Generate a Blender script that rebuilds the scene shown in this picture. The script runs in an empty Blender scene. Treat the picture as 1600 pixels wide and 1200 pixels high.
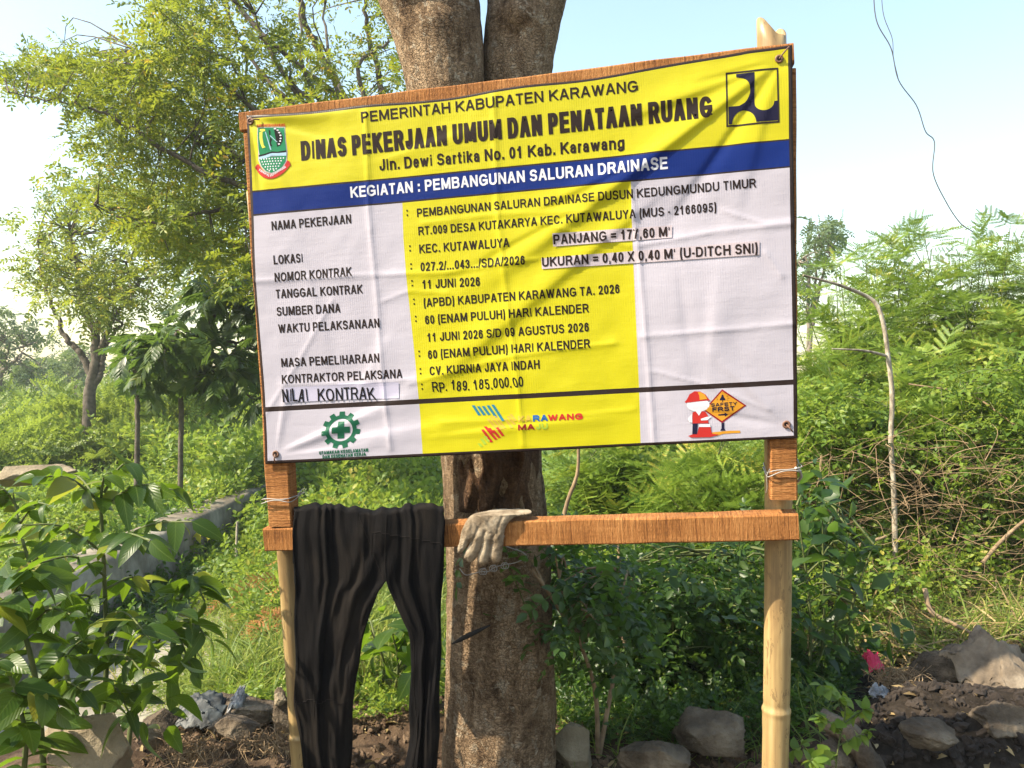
import bpy, bmesh, math, random
import numpy as np
from mathutils import Vector, Matrix, noise as mnoise

S = bpy.context.scene
COL = S.collection
rng = np.random.default_rng(7)
random.seed(7)

# ------------------------------------------------------------------ camera
FPX, CX, CY, HOR = 1250.0, 800.0, 600.0, 635.0      # photograph pixels (1600 wide)
PITCH = math.atan((HOR - CY) / FPX)
cam_d = bpy.data.cameras.new("camera")
cam = bpy.data.objects.new("camera", cam_d)
COL.objects.link(cam)
cam_d.sensor_width = 36.0
cam_d.lens = 36.0 * FPX / 1600.0
cam_d.clip_start = 0.05
cam_d.clip_end = 9000.0
cam.location = (0, 0, 0)
cam.rotation_euler = (math.pi / 2 + PITCH, 0, 0)
S.camera = cam

# ------------------------------------------------------------------ sky and sun
SUN_DIR = Vector((-0.672, -0.215, 0.687)).normalized()      # towards the sun
EL = math.asin(SUN_DIR.z)
w = bpy.data.worlds.new("World")
S.world = w
w.use_nodes = True
nt = w.node_tree
bg = nt.nodes["Background"]
sky = nt.nodes.new("ShaderNodeTexSky")
sky.sky_type = 'NISHITA'
sky.sun_disc = False
sky.sun_elevation = EL
sky.sun_rotation = math.atan2(SUN_DIR.x, SUN_DIR.y)
sky.air_density = 1.85
sky.dust_density = 1.6
sky.ozone_density = 1.2
nt.links.new(sky.outputs[0], bg.inputs[0])
bg.inputs[1].default_value = 0.126
sun_d = bpy.data.lights.new("sun", 'SUN')
sun = bpy.data.objects.new("sun", sun_d)
COL.objects.link(sun)
sun_d.energy = 5.0
sun_d.angle = math.radians(0.5)
sun_d.color = (1.0, 0.885, 0.69)
sun.location = (-8, -3, 8)
sun.rotation_euler = SUN_DIR.to_track_quat('Z', 'Y').to_euler()
S.view_settings.view_transform = 'Standard'
S.view_settings.look = 'None'
S.view_settings.exposure = 1.36
S.view_settings.gamma = 1.0
S.render.engine = 'CYCLES'
S.cycles.max_bounces = 8
S.cycles.transparent_max_bounces = 4


# ------------------------------------------------------------------ geometry helpers
def ray(px, py):
    """direction through a photo pixel, scaled so that y = 1"""
    x = (px - CX) / FPX
    u = (CY - py) / FPX
    y = math.cos(PITCH) - u * math.sin(PITCH)
    z = math.sin(PITCH) + u * math.cos(PITCH)
    return np.array([x / y, 1.0, z / y])


def at(px, py, Y):
    return ray(px, py) * Y


SC = np.array([-0.00973, 1.74095, 0.30023])            # centre of the sign plane
E1 = np.array([0.9816, -0.1857, 0.0448])
EN = np.array([0.1812, 0.9793, 0.0898])                # into the sign
E3 = np.array([-0.0605, -0.0800, 0.9950])
SIGN_M = Matrix(((E1[0], EN[0], E3[0], SC[0]), (E1[1], EN[1], E3[1], SC[1]),
                 (E1[2], EN[2], E3[2], SC[2]), (0, 0, 0, 1)))


def sl(px, py, out=0.0):
    """photo pixel -> local (a, b) on the sign plane shifted `out` towards the viewer"""
    d = ray(px, py)
    c = SC - EN * out
    t = c.dot(EN) / d.dot(EN)
    p = d * t - SC
    return np.array([p.dot(E1), p.dot(E3)])


def sw(px, py, out=0.0):
    a, b = sl(px, py, out)
    return SC + E1 * a + E3 * b - EN * out


def norm(v):
    return v / (np.linalg.norm(v, axis=-1, keepdims=True) + 1e-12)


class MB:
    """collects vertices / faces / uvs and links them as ONE mesh object"""

    def __init__(s):
        s.V, s.F, s.U, s.n = [], [], [], 0

    def add(s, v, f, mi=0, uv=None):
        v = np.asarray(v, dtype=np.float64).reshape(-1, 3)
        f = np.asarray(f, dtype=np.int64)
        if len(f) == 0:
            return
        s.V.append(v)
        s.U.append(np.zeros((len(v), 2)) if uv is None else np.asarray(uv))
        s.F.append((f + s.n, mi))
        s.n += len(v)

    def build(s, name, mats, parent=None, origin=(0, 0, 0), smooth=True, uv=False):
        org = np.asarray(origin, dtype=np.float64)
        V = np.concatenate(s.V) - org
        me = bpy.data.meshes.new(name)
        loops = np.concatenate([f.ravel() for f, _ in s.F])
        tot = np.concatenate([np.full(len(f), f.shape[1], dtype=np.int64) for f, _ in s.F])
        mi = np.concatenate([np.full(len(f), m, dtype=np.int64) for f, m in s.F])
        st = np.concatenate([[0], np.cumsum(tot)[:-1]])
        me.vertices.add(len(V))
        me.vertices.foreach_set("co", V.ravel())
        me.loops.add(len(loops))
        me.loops.foreach_set("vertex_index", loops.astype(np.int32))
        me.polygons.add(len(tot))
        me.polygons.foreach_set("loop_start", st.astype(np.int32))
        me.polygons.foreach_set("loop_total", tot.astype(np.int32))
        me.polygons.foreach_set("material_index", mi.astype(np.int32))
        me.polygons.foreach_set("use_smooth", np.full(len(tot), smooth))
        if uv:
            U = np.concatenate(s.U)
            l = me.uv_layers.new(name="UVMap")
            l.data.foreach_set("uv", U[loops].ravel().astype(np.float32))
        me.update(calc_edges=True)
        me.validate()
        for m in (mats if isinstance(mats, (list, tuple)) else [mats]):
            me.materials.append(m)
        o = bpy.data.objects.new(name, me)
        COL.objects.link(o)
        if parent is not None:
            o.parent = parent
            o.location = org - np.array(parent.matrix_world.translation if parent.parent is None else parent.parent.location)
            if parent.parent is None:
                o.location = org - np.array(parent.location)
            else:
                o.location = org - np.array(parent.parent.location) - np.array(parent.location)
        else:
            o.location = org
        return o


def tag(o, label, cat, group=None, kind=None):
    o["label"] = label
    o["category"] = cat
    if group:
        o["group"] = group
    if kind:
        o["kind"] = kind
    return o


def struct(o):
    o["kind"] = "structure"
    return o


def empty(name, loc, label, cat, group=None):
    o = bpy.data.objects.new(name, None)
    COL.objects.link(o)
    o.location = loc
    o.empty_display_size = 0.1
    return tag(o, label, cat, group)


def smooth_path(pts, n):
    """Catmull-Rom through pts -> n points"""
    P = np.asarray(pts, dtype=np.float64)
    if len(P) == 2:
        t = np.linspace(0, 1, n)[:, None]
        return P[0] * (1 - t) + P[1] * t
    Q = np.vstack([2 * P[0] - P[1], P, 2 * P[-1] - P[-2]])
    out = []
    for t in np.linspace(0, len(P) - 1, n):
        i = min(int(t), len(P) - 2)
        f = t - i
        a, b, c, d = Q[i], Q[i + 1], Q[i + 2], Q[i + 3]
        out.append(.5 * (2 * b + (c - a) * f + (2 * a - 5 * b + 4 * c - d) * f * f + (3 * b - a - 3 * c + d) * f ** 3))
    return np.array(out)


def tube(mb, pts, rad, ns=6, mi=0, cap=True, jit=0.0):
    P = np.asarray(pts, dtype=np.float64)
    n = len(P)
    R = np.broadcast_to(np.asarray(rad, dtype=np.float64), (n,)) if np.ndim(rad) == 0 else np.interp(
        np.linspace(0, 1, n), np.linspace(0, 1, len(rad)), rad)
    T = norm(np.gradient(P, axis=0))
    ref = np.array([0.31, 0.17, 0.93]) if abs(T[0][2]) < .8 else np.array([0.95, .2, .1])
    A = norm(np.cross(T, ref))
    B = np.cross(T, A)
    th = np.linspace(0, 2 * np.pi, ns, endpoint=False)
    ring = A[:, None, :] * np.cos(th)[None, :, None] + B[:, None, :] * np.sin(th)[None, :, None]
    rr = R[:, None, None]
    if jit:
        rr = rr * (1 + jit * (rng.random((n, ns, 1)) - .5))
    V = P[:, None, :] + ring * rr
    i = np.arange(n - 1)[:, None] * ns
    j = np.arange(ns)[None, :]
    k = (j + 1) % ns
    F = np.stack([i + j, i + k, i + ns + k, i + ns + j], -1).reshape(-1, 4)
    V = V.reshape(-1, 3)
    mb.add(V, F, mi)
    if cap:
        for e, idx in ((0, np.arange(ns)[::-1]), (n - 1, np.arange(ns))):
            vv = np.vstack([V[e * ns:(e + 1) * ns][idx], P[e]])
            mb.add(vv, [[q, (q + 1) % ns, ns] for q in range(ns)], mi)


def basis(d, up):
    """(N,3,3) matrices, columns: side, along, normal"""
    d = norm(d)
    s = norm(np.cross(d, up))
    nn = np.cross(s, d)
    return np.stack([s, d, nn], -1)


# leaf templates: (V, {k: faces}, UV)
def merge_t(items):
    V, U, F, n = [], [], {}, 0
    for v, f, u in items:
        V.append(v)
        U.append(u)
        for k, a in f.items():
            F.setdefault(k, []).append(a + n)
        n += len(v)
    return np.concatenate(V), {k: np.concatenate(a) for k, a in F.items()}, np.concatenate(U)


def xf(t, M, p, s=1.0):
    v, f, u = t
    return (v * s) @ np.asarray(M).T + np.asarray(p), f, u


def rz(a):
    c, s = math.cos(a), math.sin(a)
    return np.array([[c, -s, 0], [s, c, 0], [0, 0, 1.]])


def ry(a):
    c, s = math.cos(a), math.sin(a)
    return np.array([[c, 0, s], [0, 1, 0], [-s, 0, c]])


def rx(a):
    c, s = math.cos(a), math.sin(a)
    return np.array([[1, 0, 0], [0, c, -s], [0, s, c]])


def t_leaf(L, W, segs=4, fold=.25, curl=.25, tip=1.0, wave=0.0):
    V, U = [], []
    for i in range(segs + 1):
        t = i / segs
        ww = .5 * W * (math.sin(math.pi * min(1, t ** (.75 * tip) * .97 + .015))) ** .8
        z = -curl * L * t * t
        if i in (0, segs):
            ww = max(ww * .15, W * .01)
        wz = wave * L * math.sin(t * 9)
        V += [(-ww, t * L, z + fold * ww + wz), (0, t * L, z), (ww, t * L, z + fold * ww - wz)]
        U += [(-ww / W * 2, t), (0, t), (ww / W * 2, t)]
    F = []
    for i in range(segs):
        a = i * 3
        F += [(a, a + 1, a + 4, a + 3), (a + 1, a + 2, a + 5, a + 4)]
    return np.array(V), {4: np.array(F)}, np.array(U)


def t_dia(L, W, fold=.3):
    """oval leaflet folded along its midrib"""
    h = fold * W * .5
    V = np.array([(0, 0, 0), (-W * .42, L * .28, h), (-W * .40, L * .66, h * .8), (0, L, -.10 * L), (W * .40, L * .66, h * .8), (W * .42, L * .28, h), (0, L * .5, .0)])
    F4 = np.array([(0, 6, 2, 1), (0, 5, 4, 6)])
    F3 = np.array([(6, 3, 2), (6, 4, 3)])
    U = np.array([(0, 0), (-1, .3), (-1, .66), (0, 1), (1, .66), (1, .3), (0, .5)])
    return V, {4: F4, 3: F3}, U


def t_strip(P, wd):
    P = np.asarray(P, float)
    n = len(P)
    V = np.concatenate([P + [-wd / 2, 0, 0], P + [wd / 2, 0, 0]])
    F = np.array([(i, i + n, i + n + 1, i + 1) for i in range(n - 1)])
    return V, {4: F}, np.zeros((2 * n, 2))


def pinnate(L, pairs, ll, lw, droop=.25, start=.2, term=True, jitter=.2, stem=.004, rd=random):
    items = [t_strip([(0, L * t, -droop * L * t * t) for t in np.linspace(0, 1, 4)], stem)]
    lf = t_dia(ll, lw)
    for i in range(pairs):
        t = start + (1 - start) * i / max(1, pairs - .5)
        for sgn in (-1, 1):
            M = rz(-sgn * (1.05 + rd.uniform(-jitter, jitter))) @ rx(rd.uniform(-.5, .3)) @ ry(rd.uniform(-.5, .5))
            items.append(xf(lf, M, (0, L * t, -droop * L * t * t), rd.uniform(.8, 1.1)))
    if term:
        items.append(xf(lf, rx(-.4), (0, L, -droop * L)))
    return merge_t(items)


def t_pinna(L, n, ll, lw):
    """a comb of narrow leaflets"""
    V, F, U = [], [], []
    for i in range(n):
        t = (i + .5) / n
        s = math.sin(math.pi * (.12 + .8 * t)) ** .5
        for sgn in (-1, 1):
            k = len(V)
            y = L * t
            a = ll * s
            V += [(0, y - lw * .5, 0), (sgn * a * .9, y + a * .25 - lw * .25, -.12 * a), (sgn * a, y + a * .3 + lw * .5, -.12 * a), (0, y + lw * .5, 0)]
            U += [(0, t)] * 4
            F.append((k, k + 1, k + 2, k + 3) if sgn > 0 else (k + 3, k + 2, k + 1, k))
    V.append((-.0012, 0, .001)); V.append((.0012, 0, .001)); V.append((.0006, L, .001)); V.append((-.0006, L, .001))
    U += [(0, 0)] * 4
    k = len(V)
    F.append((k - 4, k - 3, k - 2, k - 1))
    return np.array(V), {4: np.array(F)}, np.array(U)


def bipinnate(L, pairs, pl, nl, ll, lw, droop=.35, rd=random):
    items = [t_strip([(0, L * t, -droop * L * t * t) for t in np.linspace(0, 1, 5)], .004)]
    p = t_pinna(pl, nl, ll, lw)
    for i in range(pairs):
        t = .25 + .75 * i / (pairs - 1)
        ln = .75 + .35 * math.sin(math.pi * (.15 + .7 * i / (pairs - 1)))
        for sgn in (-1, 1):
            M = rz(-sgn * (1.12 - .35 * t + rd.uniform(-.12, .12))) @ rx(-.25 + rd.uniform(-.2, .1)) @ ry(rd.uniform(-.35, .35))
            items.append(xf(p, M, (0, L * t, -droop * L * t * t), ln))
    return merge_t(items)


def scatter(mb, tmpl, pos, M, scale, mi=0):
    V, F, U = tmpl
    N = len(pos)
    if N == 0:
        return
    VV = np.einsum('nij,kj->nki', M, V) * np.asarray(scale).reshape(-1, 1, 1) + pos[:, None, :]
    off = (np.arange(N) * len(V))[:, None, None]
    base = mb.n
    mb.V.append(VV.reshape(-1, 3))
    mb.U.append(np.tile(U, (N, 1)))
    for k, f in F.items():
        mb.F.append(((f[None] + off).reshape(-1, k) + base, mi))
    mb.n += N * len(V)


def rdir(n, up=0.0):
    d = norm(rng.normal(size=(n, 3)))
    d[:, 2] += up
    return norm(d)


def in_poly(pts, poly):
    x, y = pts[:, 0], pts[:, 1]
    ins = np.zeros(len(pts), bool)
    n = len(poly)
    j = n - 1
    for i in range(n):
        xi, yi = poly[i]
        xj, yj = poly[j]
        c = ((yi > y) != (yj > y)) & (x < (xj - xi) * (y - yi) / (yj - yi + 1e-9) + xi)
        ins ^= c
        j = i
    return ins


def sample_poly(poly, n):
    P = np.array(poly, float)
    lo, hi = P.min(0), P.max(0)
    out = np.zeros((0, 2))
    while len(out) < n:
        q = lo + rng.random((n * 3, 2)) * (hi - lo)
        out = np.vstack([out, q[in_poly(q, poly)]])
    return out[:n]


def rays(pp):
    x = (pp[:, 0] - CX) / FPX
    u = (CY - pp[:, 1]) / FPX
    y = math.cos(PITCH) - u * math.sin(PITCH)
    z = math.sin(PITCH) + u * math.cos(PITCH)
    return np.stack([x / y, np.ones_like(x), z / y], -1)


# ------------------------------------------------------------------ terrain
Z0 = -1.05


def wall_x(y):
    return -2.16 - 0.095 * (y - 3.46)


def sst(e0, e1, x):
    t = np.clip((x - e0) / (e1 - e0), 0, 1)
    return t * t * (3 - 2 * t)


def gz(x, y):
    x = np.asarray(x, float)
    y = np.asarray(y, float)
    z = np.full(np.broadcast(x, y).shape, Z0)
    z = z + .03 * np.sin(x * 1.3 + .4) * np.cos(y * 1.1) + .012 * np.sin(x * 5.1 + y * 3.3) + .008 * np.sin(y * 9.7 - x * 7.9)
    near = np.exp(-(y / 30.0) ** 2)
    z = Z0 + (z - Z0) * near

    def bump(cx, cy, sx, sy, h):
        return h * np.exp(-((x - cx) / sx) ** 2 - ((y - cy) / sy) ** 2)
    z = z + bump(-.75, 2.5, .55, .22, .07) + bump(-.1, 2.55, .5, .2, .06) + bump(.6, 2.6, .4, .25, .04)
    z = z + bump(1.5, 2.36, .60, .26, .20) + bump(2.2, 3.0, .6, .5, .16) + bump(1.2, 2.5, .18, .15, .04)
    z = z + bump(1.9, 5.0, 2.2, 1.6, .18)
    wx = wall_x(y)
    right = -1.12 - .16 * (y - 3.0)
    tr = sst(wx - .25, wx + .05, x) * (1 - sst(right - .3, right + .15, x)) * sst(2.3, 3.0, y) * (1 - sst(8, 11, y))
    z = z - .22 * tr
    return z


def gp(px, py, Ymax=200.0):
    """point of the ground seen at a pixel (near the flat level)"""
    d = ray(px, py)
    t = Z0 / d[2] if d[2] < -1e-4 else Ymax
    t = min(t, Ymax)
    for _ in range(6):
        p = d * t
        t = min(Ymax, float(gz(p[0], p[1])) / d[2]) if d[2] < -1e-4 else Ymax
    p = d * t
    p[2] = gz(p[0], p[1])
    return p


def gps(pp, Ymax=400.0):
    d = rays(pp)
    t = np.minimum(Z0 / np.minimum(d[:, 2], -1e-4), Ymax)
    for _ in range(5):
        p = d * t[:, None]
        t = np.minimum(gz(p[:, 0], p[:, 1]) / np.minimum(d[:, 2], -1e-4), Ymax)
    p = d * t[:, None]
    p[:, 2] = gz(p[:, 0], p[:, 1])
    return p


# ------------------------------------------------------------------ materials
def new_mat(name):
    m = bpy.data.materials.new(name)
    m.use_nodes = True
    n = m.node_tree
    return m, n, n.nodes["Principled BSDF"]


def ramp(n, cols):
    r = n.nodes.new("ShaderNodeValToRGB")
    el = r.color_ramp.elements
    while len(el) < len(cols):
        el.new(.5)
    for e, (p, c) in zip(el, cols):
        e.position = p
        e.color = (*c, 1)
    return r


def tex_noise(n, scale, detail=4, rough=.6, coord='Object', dist=0.0, vec=None, stretch=None):
    t = n.nodes.new("ShaderNodeTexNoise")
    t.inputs["Scale"].default_value = scale
    t.inputs["Detail"].default_value = detail
    t.inputs["Roughness"].default_value = rough
    t.inputs["Distortion"].default_value = dist
    if vec is None:
        tc = n.nodes.new("ShaderNodeTexCoord")
        vec = tc.outputs[coord]
    if stretch:
        mp = n.nodes.new("ShaderNodeMapping")
        mp.inputs["Scale"].default_value = stretch
        n.links.new(vec, mp.inputs["Vector"])
        vec = mp.outputs[0]
    n.links.new(vec, t.inputs["Vector"])
    return t


def mixc(n, fac, a, b, mode='MIX'):
    x = n.nodes.new("ShaderNodeMix")
    x.data_type = 'RGBA'
    x.blend_type = mode
    for s, v in ((x.inputs[0], fac), (x.inputs[6], a), (x.inputs[7], b)):
        if hasattr(v, "is_linked") or isinstance(v, bpy.types.NodeSocket):
            n.links.new(v, s)
        elif isinstance(v, tuple):
            s.default_value = (*v, 1)
        else:
            s.default_value = v
    return x.outputs[2]


def math_n(n, op, a, b=None, c=None):
    x = n.nodes.new("ShaderNodeMath")
    x.operation = op
    for i, v in enumerate((a, b, c)):
        if v is None:
            continue
        if isinstance(v, bpy.types.NodeSocket):
            n.links.new(v, x.inputs[i])
        else:
            x.inputs[i].default_value = v
    return x.outputs[0]


def bump(n, b, h, strength=.4, dist=.01):
    x = n.nodes.new("ShaderNodeBump")
    x.inputs["Strength"].default_value = strength
    x.inputs["Distance"].default_value = dist
    n.links.new(h, x.inputs["Height"])
    n.links.new(x.outputs[0], b.inputs["Normal"])
    return x


def m_noise(name, cols, scale, rough=.8, bs=.5, bd=.01, bscale=None, stretch=None, detail=6, dist=0.0, spec=.3):
    m, n, b = new_mat(name)
    t = tex_noise(n, scale, detail, .62, stretch=stretch, dist=dist)
    r = ramp(n, cols)
    n.links.new(t.outputs[0], r.inputs[0])
    n.links.new(r.outputs[0], b.inputs["Base Color"])
    b.inputs["Roughness"].default_value = rough
    b.inputs["Specular IOR Level"].default_value = spec
    if bs:
        t2 = tex_noise(n, bscale or scale * 3, 6, .65, stretch=stretch)
        bump(n, b, t2.outputs[0], bs, bd)
    return m


def m_leaf(name, cols, trans, gloss=.45, tfac=.42, spec=.35, veins=False, clump=2.5, wi=.72, wn=.9):
    """cols: ramp over a random value per leaf; trans: tint of light through the leaf"""
    m, n, b = new_mat(name)
    g = n.nodes.new("ShaderNodeNewGeometry")
    nz = tex_noise(n, clump, 2, .5)
    v = math_n(n, 'MULTIPLY_ADD', g.outputs["Random Per Island"], wi, math_n(n, 'MULTIPLY_ADD', nz.outputs[0], wn, .5 - .5 * (wi + wn)))
    r = ramp(n, cols)
    n.links.new(v, r.inputs[0])
    col = r.outputs[0]
    if veins:
        uvn = n.nodes.new("ShaderNodeUVMap")
        sx = n.nodes.new("ShaderNodeSeparateXYZ")
        n.links.new(uvn.outputs[0], sx.inputs[0])
        ax = math_n(n, 'ABSOLUTE', sx.outputs[0])
        mid = math_n(n, 'LESS_THAN', ax, .05)
        ph = math_n(n, 'MULTIPLY_ADD', sx.outputs[1], 52.0, math_n(n, 'MULTIPLY', ax, -20.0))
        wv = math_n(n, 'SINE', ph)
        sv = math_n(n, 'MULTIPLY', math_n(n, 'GREATER_THAN', wv, .93), .16)
        vv = math_n(n, 'MAXIMUM', math_n(n, 'MULTIPLY', mid, .4), sv)
        col = mixc(n, vv, col, (.16, .22, .05))
        bump(n, b, wv, .16, .0015)
    n.links.new(col, b.inputs["Base Color"])
    b.inputs["Roughness"].default_value = gloss
    b.inputs["Specular IOR Level"].default_value = spec
    tr = n.nodes.new("ShaderNodeBsdfTranslucent")
    tc = mixc(n, .6, col, trans)
    n.links.new(tc, tr.inputs[0])
    ms = n.nodes.new("ShaderNodeMixShader")
    ms.inputs[0].default_value = tfac
    n.links.new(b.outputs[0], ms.inputs[1])
    n.links.new(tr.outputs[0], ms.inputs[2])
    n.links.new(ms.outputs[0], n.nodes["Material Output"].inputs[0])
    return m


def m_flat(name, c, rough=.45, spec=.4):
    m, n, b = new_mat(name)
    b.inputs["Base Color"].default_value = (*c, 1)
    b.inputs["Roughness"].default_value = rough
    b.inputs["Specular IOR Level"].default_value = spec
    return m


def m_vinyl(name, c, var=.06, rough=.42, spec=.3):
    """printed banner sheet: scrim threads and scuffs as bump"""
    m, n, b = new_mat(name)
    t = tex_noise(n, 5, 5, .6)
    k = tuple(x * (1 - var * 2) for x in c)
    n.links.new(mixc(n, t.outputs[0], k, c), b.inputs["Base Color"])
    tc = n.nodes.new("ShaderNodeTexCoord")
    wv = n.nodes.new("ShaderNodeTexWave")
    wv.bands_direction = 'X'
    wv.inputs["Scale"].default_value = 62
    wv.inputs["Distortion"].default_value = .6
    wv.inputs["Detail"].default_value = 1
    n.links.new(tc.outputs["Object"], wv.inputs["Vector"])
    nz = tex_noise(n, 26, 4, .7, stretch=(1.0, 1, 1.0))
    nz2 = tex_noise(n, 150, 3, .6)
    rip = tex_noise(n, 1, 3, .6, stretch=(14, 1, 75))
    rip2 = tex_noise(n, 1, 3, .6, stretch=(70, 1, 16))
    h = math_n(n, 'ADD', math_n(n, 'MULTIPLY', wv.outputs[1], .16), math_n(n, 'MULTIPLY', nz.outputs[0], .9))
    h = math_n(n, 'ADD', h, math_n(n, 'ADD', math_n(n, 'MULTIPLY', rip.outputs[0], .8), math_n(n, 'MULTIPLY', rip2.outputs[0], .35)))
    h = math_n(n, 'ADD', h, math_n(n, 'MULTIPLY', nz2.outputs[0], .10))
    bump(n, b, h, .22, .0030)
    b.inputs["Roughness"].default_value = rough
    b.inputs["Specular IOR Level"].default_value = spec
    tr = n.nodes.new("ShaderNodeBsdfTranslucent")
    tr.inputs[0].default_value = (*c, 1)
    ms = n.nodes.new("ShaderNodeMixShader")
    ms.inputs[0].default_value = .10
    n.links.new(b.outputs[0], ms.inputs[1])
    n.links.new(tr.outputs[0], ms.inputs[2])
    n.links.new(ms.outputs[0], n.nodes["Material Output"].inputs[0])
    return m


def m_timber(name):
    """rough sawn orange timber, local x along the length: saw marks run across it"""
    m, n, b = new_mat(name)
    g = tex_noise(n, 1, 5, .6, stretch=(6, 60, 60), dist=.4)
    s1 = tex_noise(n, 1, 3, .75, stretch=(230, 14, 14), dist=.3)
    s2 = tex_noise(n, 1, 5, .75, stretch=(420, 160, 160))
    s3 = tex_noise(n, 7, 4, .6)
    r = ramp(n, [(.36, (.10, .034, .009)), (.49, (.30, .12, .033)), (.62, (.50, .235, .08))])
    f = math_n(n, 'ADD', math_n(n, 'MULTIPLY', g.outputs[0], .2), math_n(n, 'MULTIPLY', s1.outputs[0], .3))
    f = math_n(n, 'ADD', f, math_n(n, 'ADD', math_n(n, 'MULTIPLY', s3.outputs[0], .2), math_n(n, 'MULTIPLY', s2.outputs[0], .3)))
    n.links.new(f, r.inputs[0])
    n.links.new(mixc(n, math_n(n, 'MULTIPLY', math_n(n, 'LESS_THAN', s1.outputs[0], .38), .55), r.outputs[0], (.13, .045, .014)), b.inputs["Base Color"])
    h = math_n(n, 'ADD', math_n(n, 'MULTIPLY', s1.outputs[0], 1.0), math_n(n, 'MULTIPLY', s2.outputs[0], .6))
    bump(n, b, h, 1.0, .006)
    b.inputs["Roughness"].default_value = .8
    b.inputs["Specular IOR Level"].default_value = .2
    return m


def m_bamboo(name):
    m, n, b = new_mat(name)
    g = tex_noise(n, 1, 5, .6, stretch=(70, 70, 2.2))
    g2 = tex_noise(n, 4, 5, .65, stretch=(1, 1, .35), dist=.4)
    spots = tex_noise(n, 1, 4, .7, stretch=(60, 60, 14), dist=1.0)
    r = ramp(n, [(.34, (.12, .08, .04)), (.44, (.24, .155, .068)), (.54, (.36, .25, .11)), (.66, (.47, .37, .21))])
    n.links.new(math_n(n, 'ADD', math_n(n, 'MULTIPLY', g.outputs[0], .4), math_n(n, 'MULTIPLY', g2.outputs[0], .6)), r.inputs[0])
    dk = math_n(n, 'MULTIPLY', math_n(n, 'LESS_THAN', spots.outputs[0], .40), .6)
    n.links.new(mixc(n, dk, r.outputs[0], (.12, .075, .035)), b.inputs["Base Color"])
    bump(n, b, g.outputs[0], .25, .002)
    b.inputs["Roughness"].default_value = .42
    return m


def m_bark(name, cols, patch=(.42, .37, .30), pth=.60, vs=(22, 22, 7), bs=.9, bd=.012):
    m, n, b = new_mat(name)
    t1 = tex_noise(n, 1, 8, .72, stretch=vs, dist=.9)
    t2 = tex_noise(n, 9, 5, .6, dist=.6)
    t3 = tex_noise(n, 1, 5, .7, stretch=(60, 60, 95))
    t4 = tex_noise(n, 26, 5, .7, dist=.5)
    vr = n.nodes.new("ShaderNodeTexVoronoi")
    vr.feature = 'DISTANCE_TO_EDGE'
    tc = n.nodes.new("ShaderNodeTexCoord")
    mp = n.nodes.new("ShaderNodeMapping")
    mp.inputs["Scale"].default_value = (20, 20, 34)
    n.links.new(mixc(n, .08, tc.outputs["Object"], t2.outputs[1]), mp.inputs["Vector"])
    n.links.new(mp.outputs[0], vr.inputs["Vector"])
    r = ramp(n, cols)
    f = math_n(n, 'ADD', math_n(n, 'MULTIPLY', t1.outputs[0], .45), math_n(n, 'MULTIPLY', t2.outputs[0], .3))
    f = math_n(n, 'ADD', f, math_n(n, 'MULTIPLY', t3.outputs[0], .25))
    n.links.new(f, r.inputs[0])
    mrp = n.nodes.new("ShaderNodeMapRange")
    mrp.inputs[1].default_value = pth
    mrp.inputs[2].default_value = pth + .06
    n.links.new(t4.outputs[0], mrp.inputs[0])
    pm = math_n(n, 'MULTIPLY', mrp.outputs[0], .7)
    c = mixc(n, pm, r.outputs[0], patch)
    crack = math_n(n, 'MULTIPLY', math_n(n, 'LESS_THAN', vr.outputs[0], .035), .45)
    c = mixc(n, crack, c, tuple(x * .6 for x in cols[0][1]))
    n.links.new(c, b.inputs["Base Color"])
    h = math_n(n, 'ADD', math_n(n, 'MULTIPLY', t1.outputs[0], .7), math_n(n, 'MULTIPLY', t3.outputs[0], .5))
    h = math_n(n, 'ADD', h, math_n(n, 'MULTIPLY', math_n(n, 'MINIMUM', vr.outputs[0], .12), 3.0))
    bump(n, b, h, bs, bd)
    b.inputs["Roughness"].default_value = .9
    b.inputs["Specular IOR Level"].default_value = .15
    return m


M_WHITE = m_vinyl("vinyl_white", (.475, .445, .52))
M_YEL = m_vinyl("vinyl_yellow", (.535, .485, .008))
M_BLUE = m_vinyl("vinyl_blue", (.004, .021, .165), spec=.18)
M_DARK = m_vinyl("vinyl_dark", (.022, .012, .011))
M_INK = m_flat("ink_dark", (.017, .0095, .008), .6, .15)
M_INKB = m_flat("ink_black", (.007, .006, .008), .6, .15)
M_NAVY = m_flat("ink_navy", (.009, .008, .030), .6, .15)
M_INKW = m_flat("ink_white", (.58, .58, .64))
M_GREEN = m_flat("ink_green", (0.0086, 0.0864, 0.0468), .5, .2)
M_EMG = m_flat("ink_emerald", (0.0072, 0.1728, 0.0720), .5, .2)
M_RED = m_flat("ink_red", (0.3960, 0.0216, 0.0180), .5, .2)
M_ORANGE = m_flat("ink_orange", (0.5184, 0.2376, 0.0216), .5, .2)
M_LBLUE = m_flat("ink_lightblue", (0.3024, 0.4464, 0.5760), .5, .2)
M_TEAL = m_flat("ink_teal", (0.0180, 0.1584, 0.2304), .5, .2)
M_MBLUE = m_flat("ink_midblue", (0.0144, 0.0936, 0.3024), .5, .2)
M_MAROON = m_flat("ink_maroon", (0.2160, 0.0108, 0.0144), .5, .2)
M_FADE = m_flat("ink_faded", (0.4752, 0.3312, 0.0432), .5, .2)
M_FADEG = m_flat("ink_faded_green", (0.3024, 0.4176, 0.0432), .5, .2)
M_YLW = m_flat("ink_lemon", (0.5904, 0.5760, 0.0720), .5, .2)
M_STICK = m_vinyl("sticker_paper", (.48, .41, .45), .05, .5)
M_TAPE = m_flat("tape_lavender", (.42, .40, .52), .25)
M_EYE = m_flat("eyelet_rust", (.16, .08, .05), .5)
M_TIMBER = m_timber("timber")
M_BAMBOO = m_bamboo("bamboo")
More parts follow.
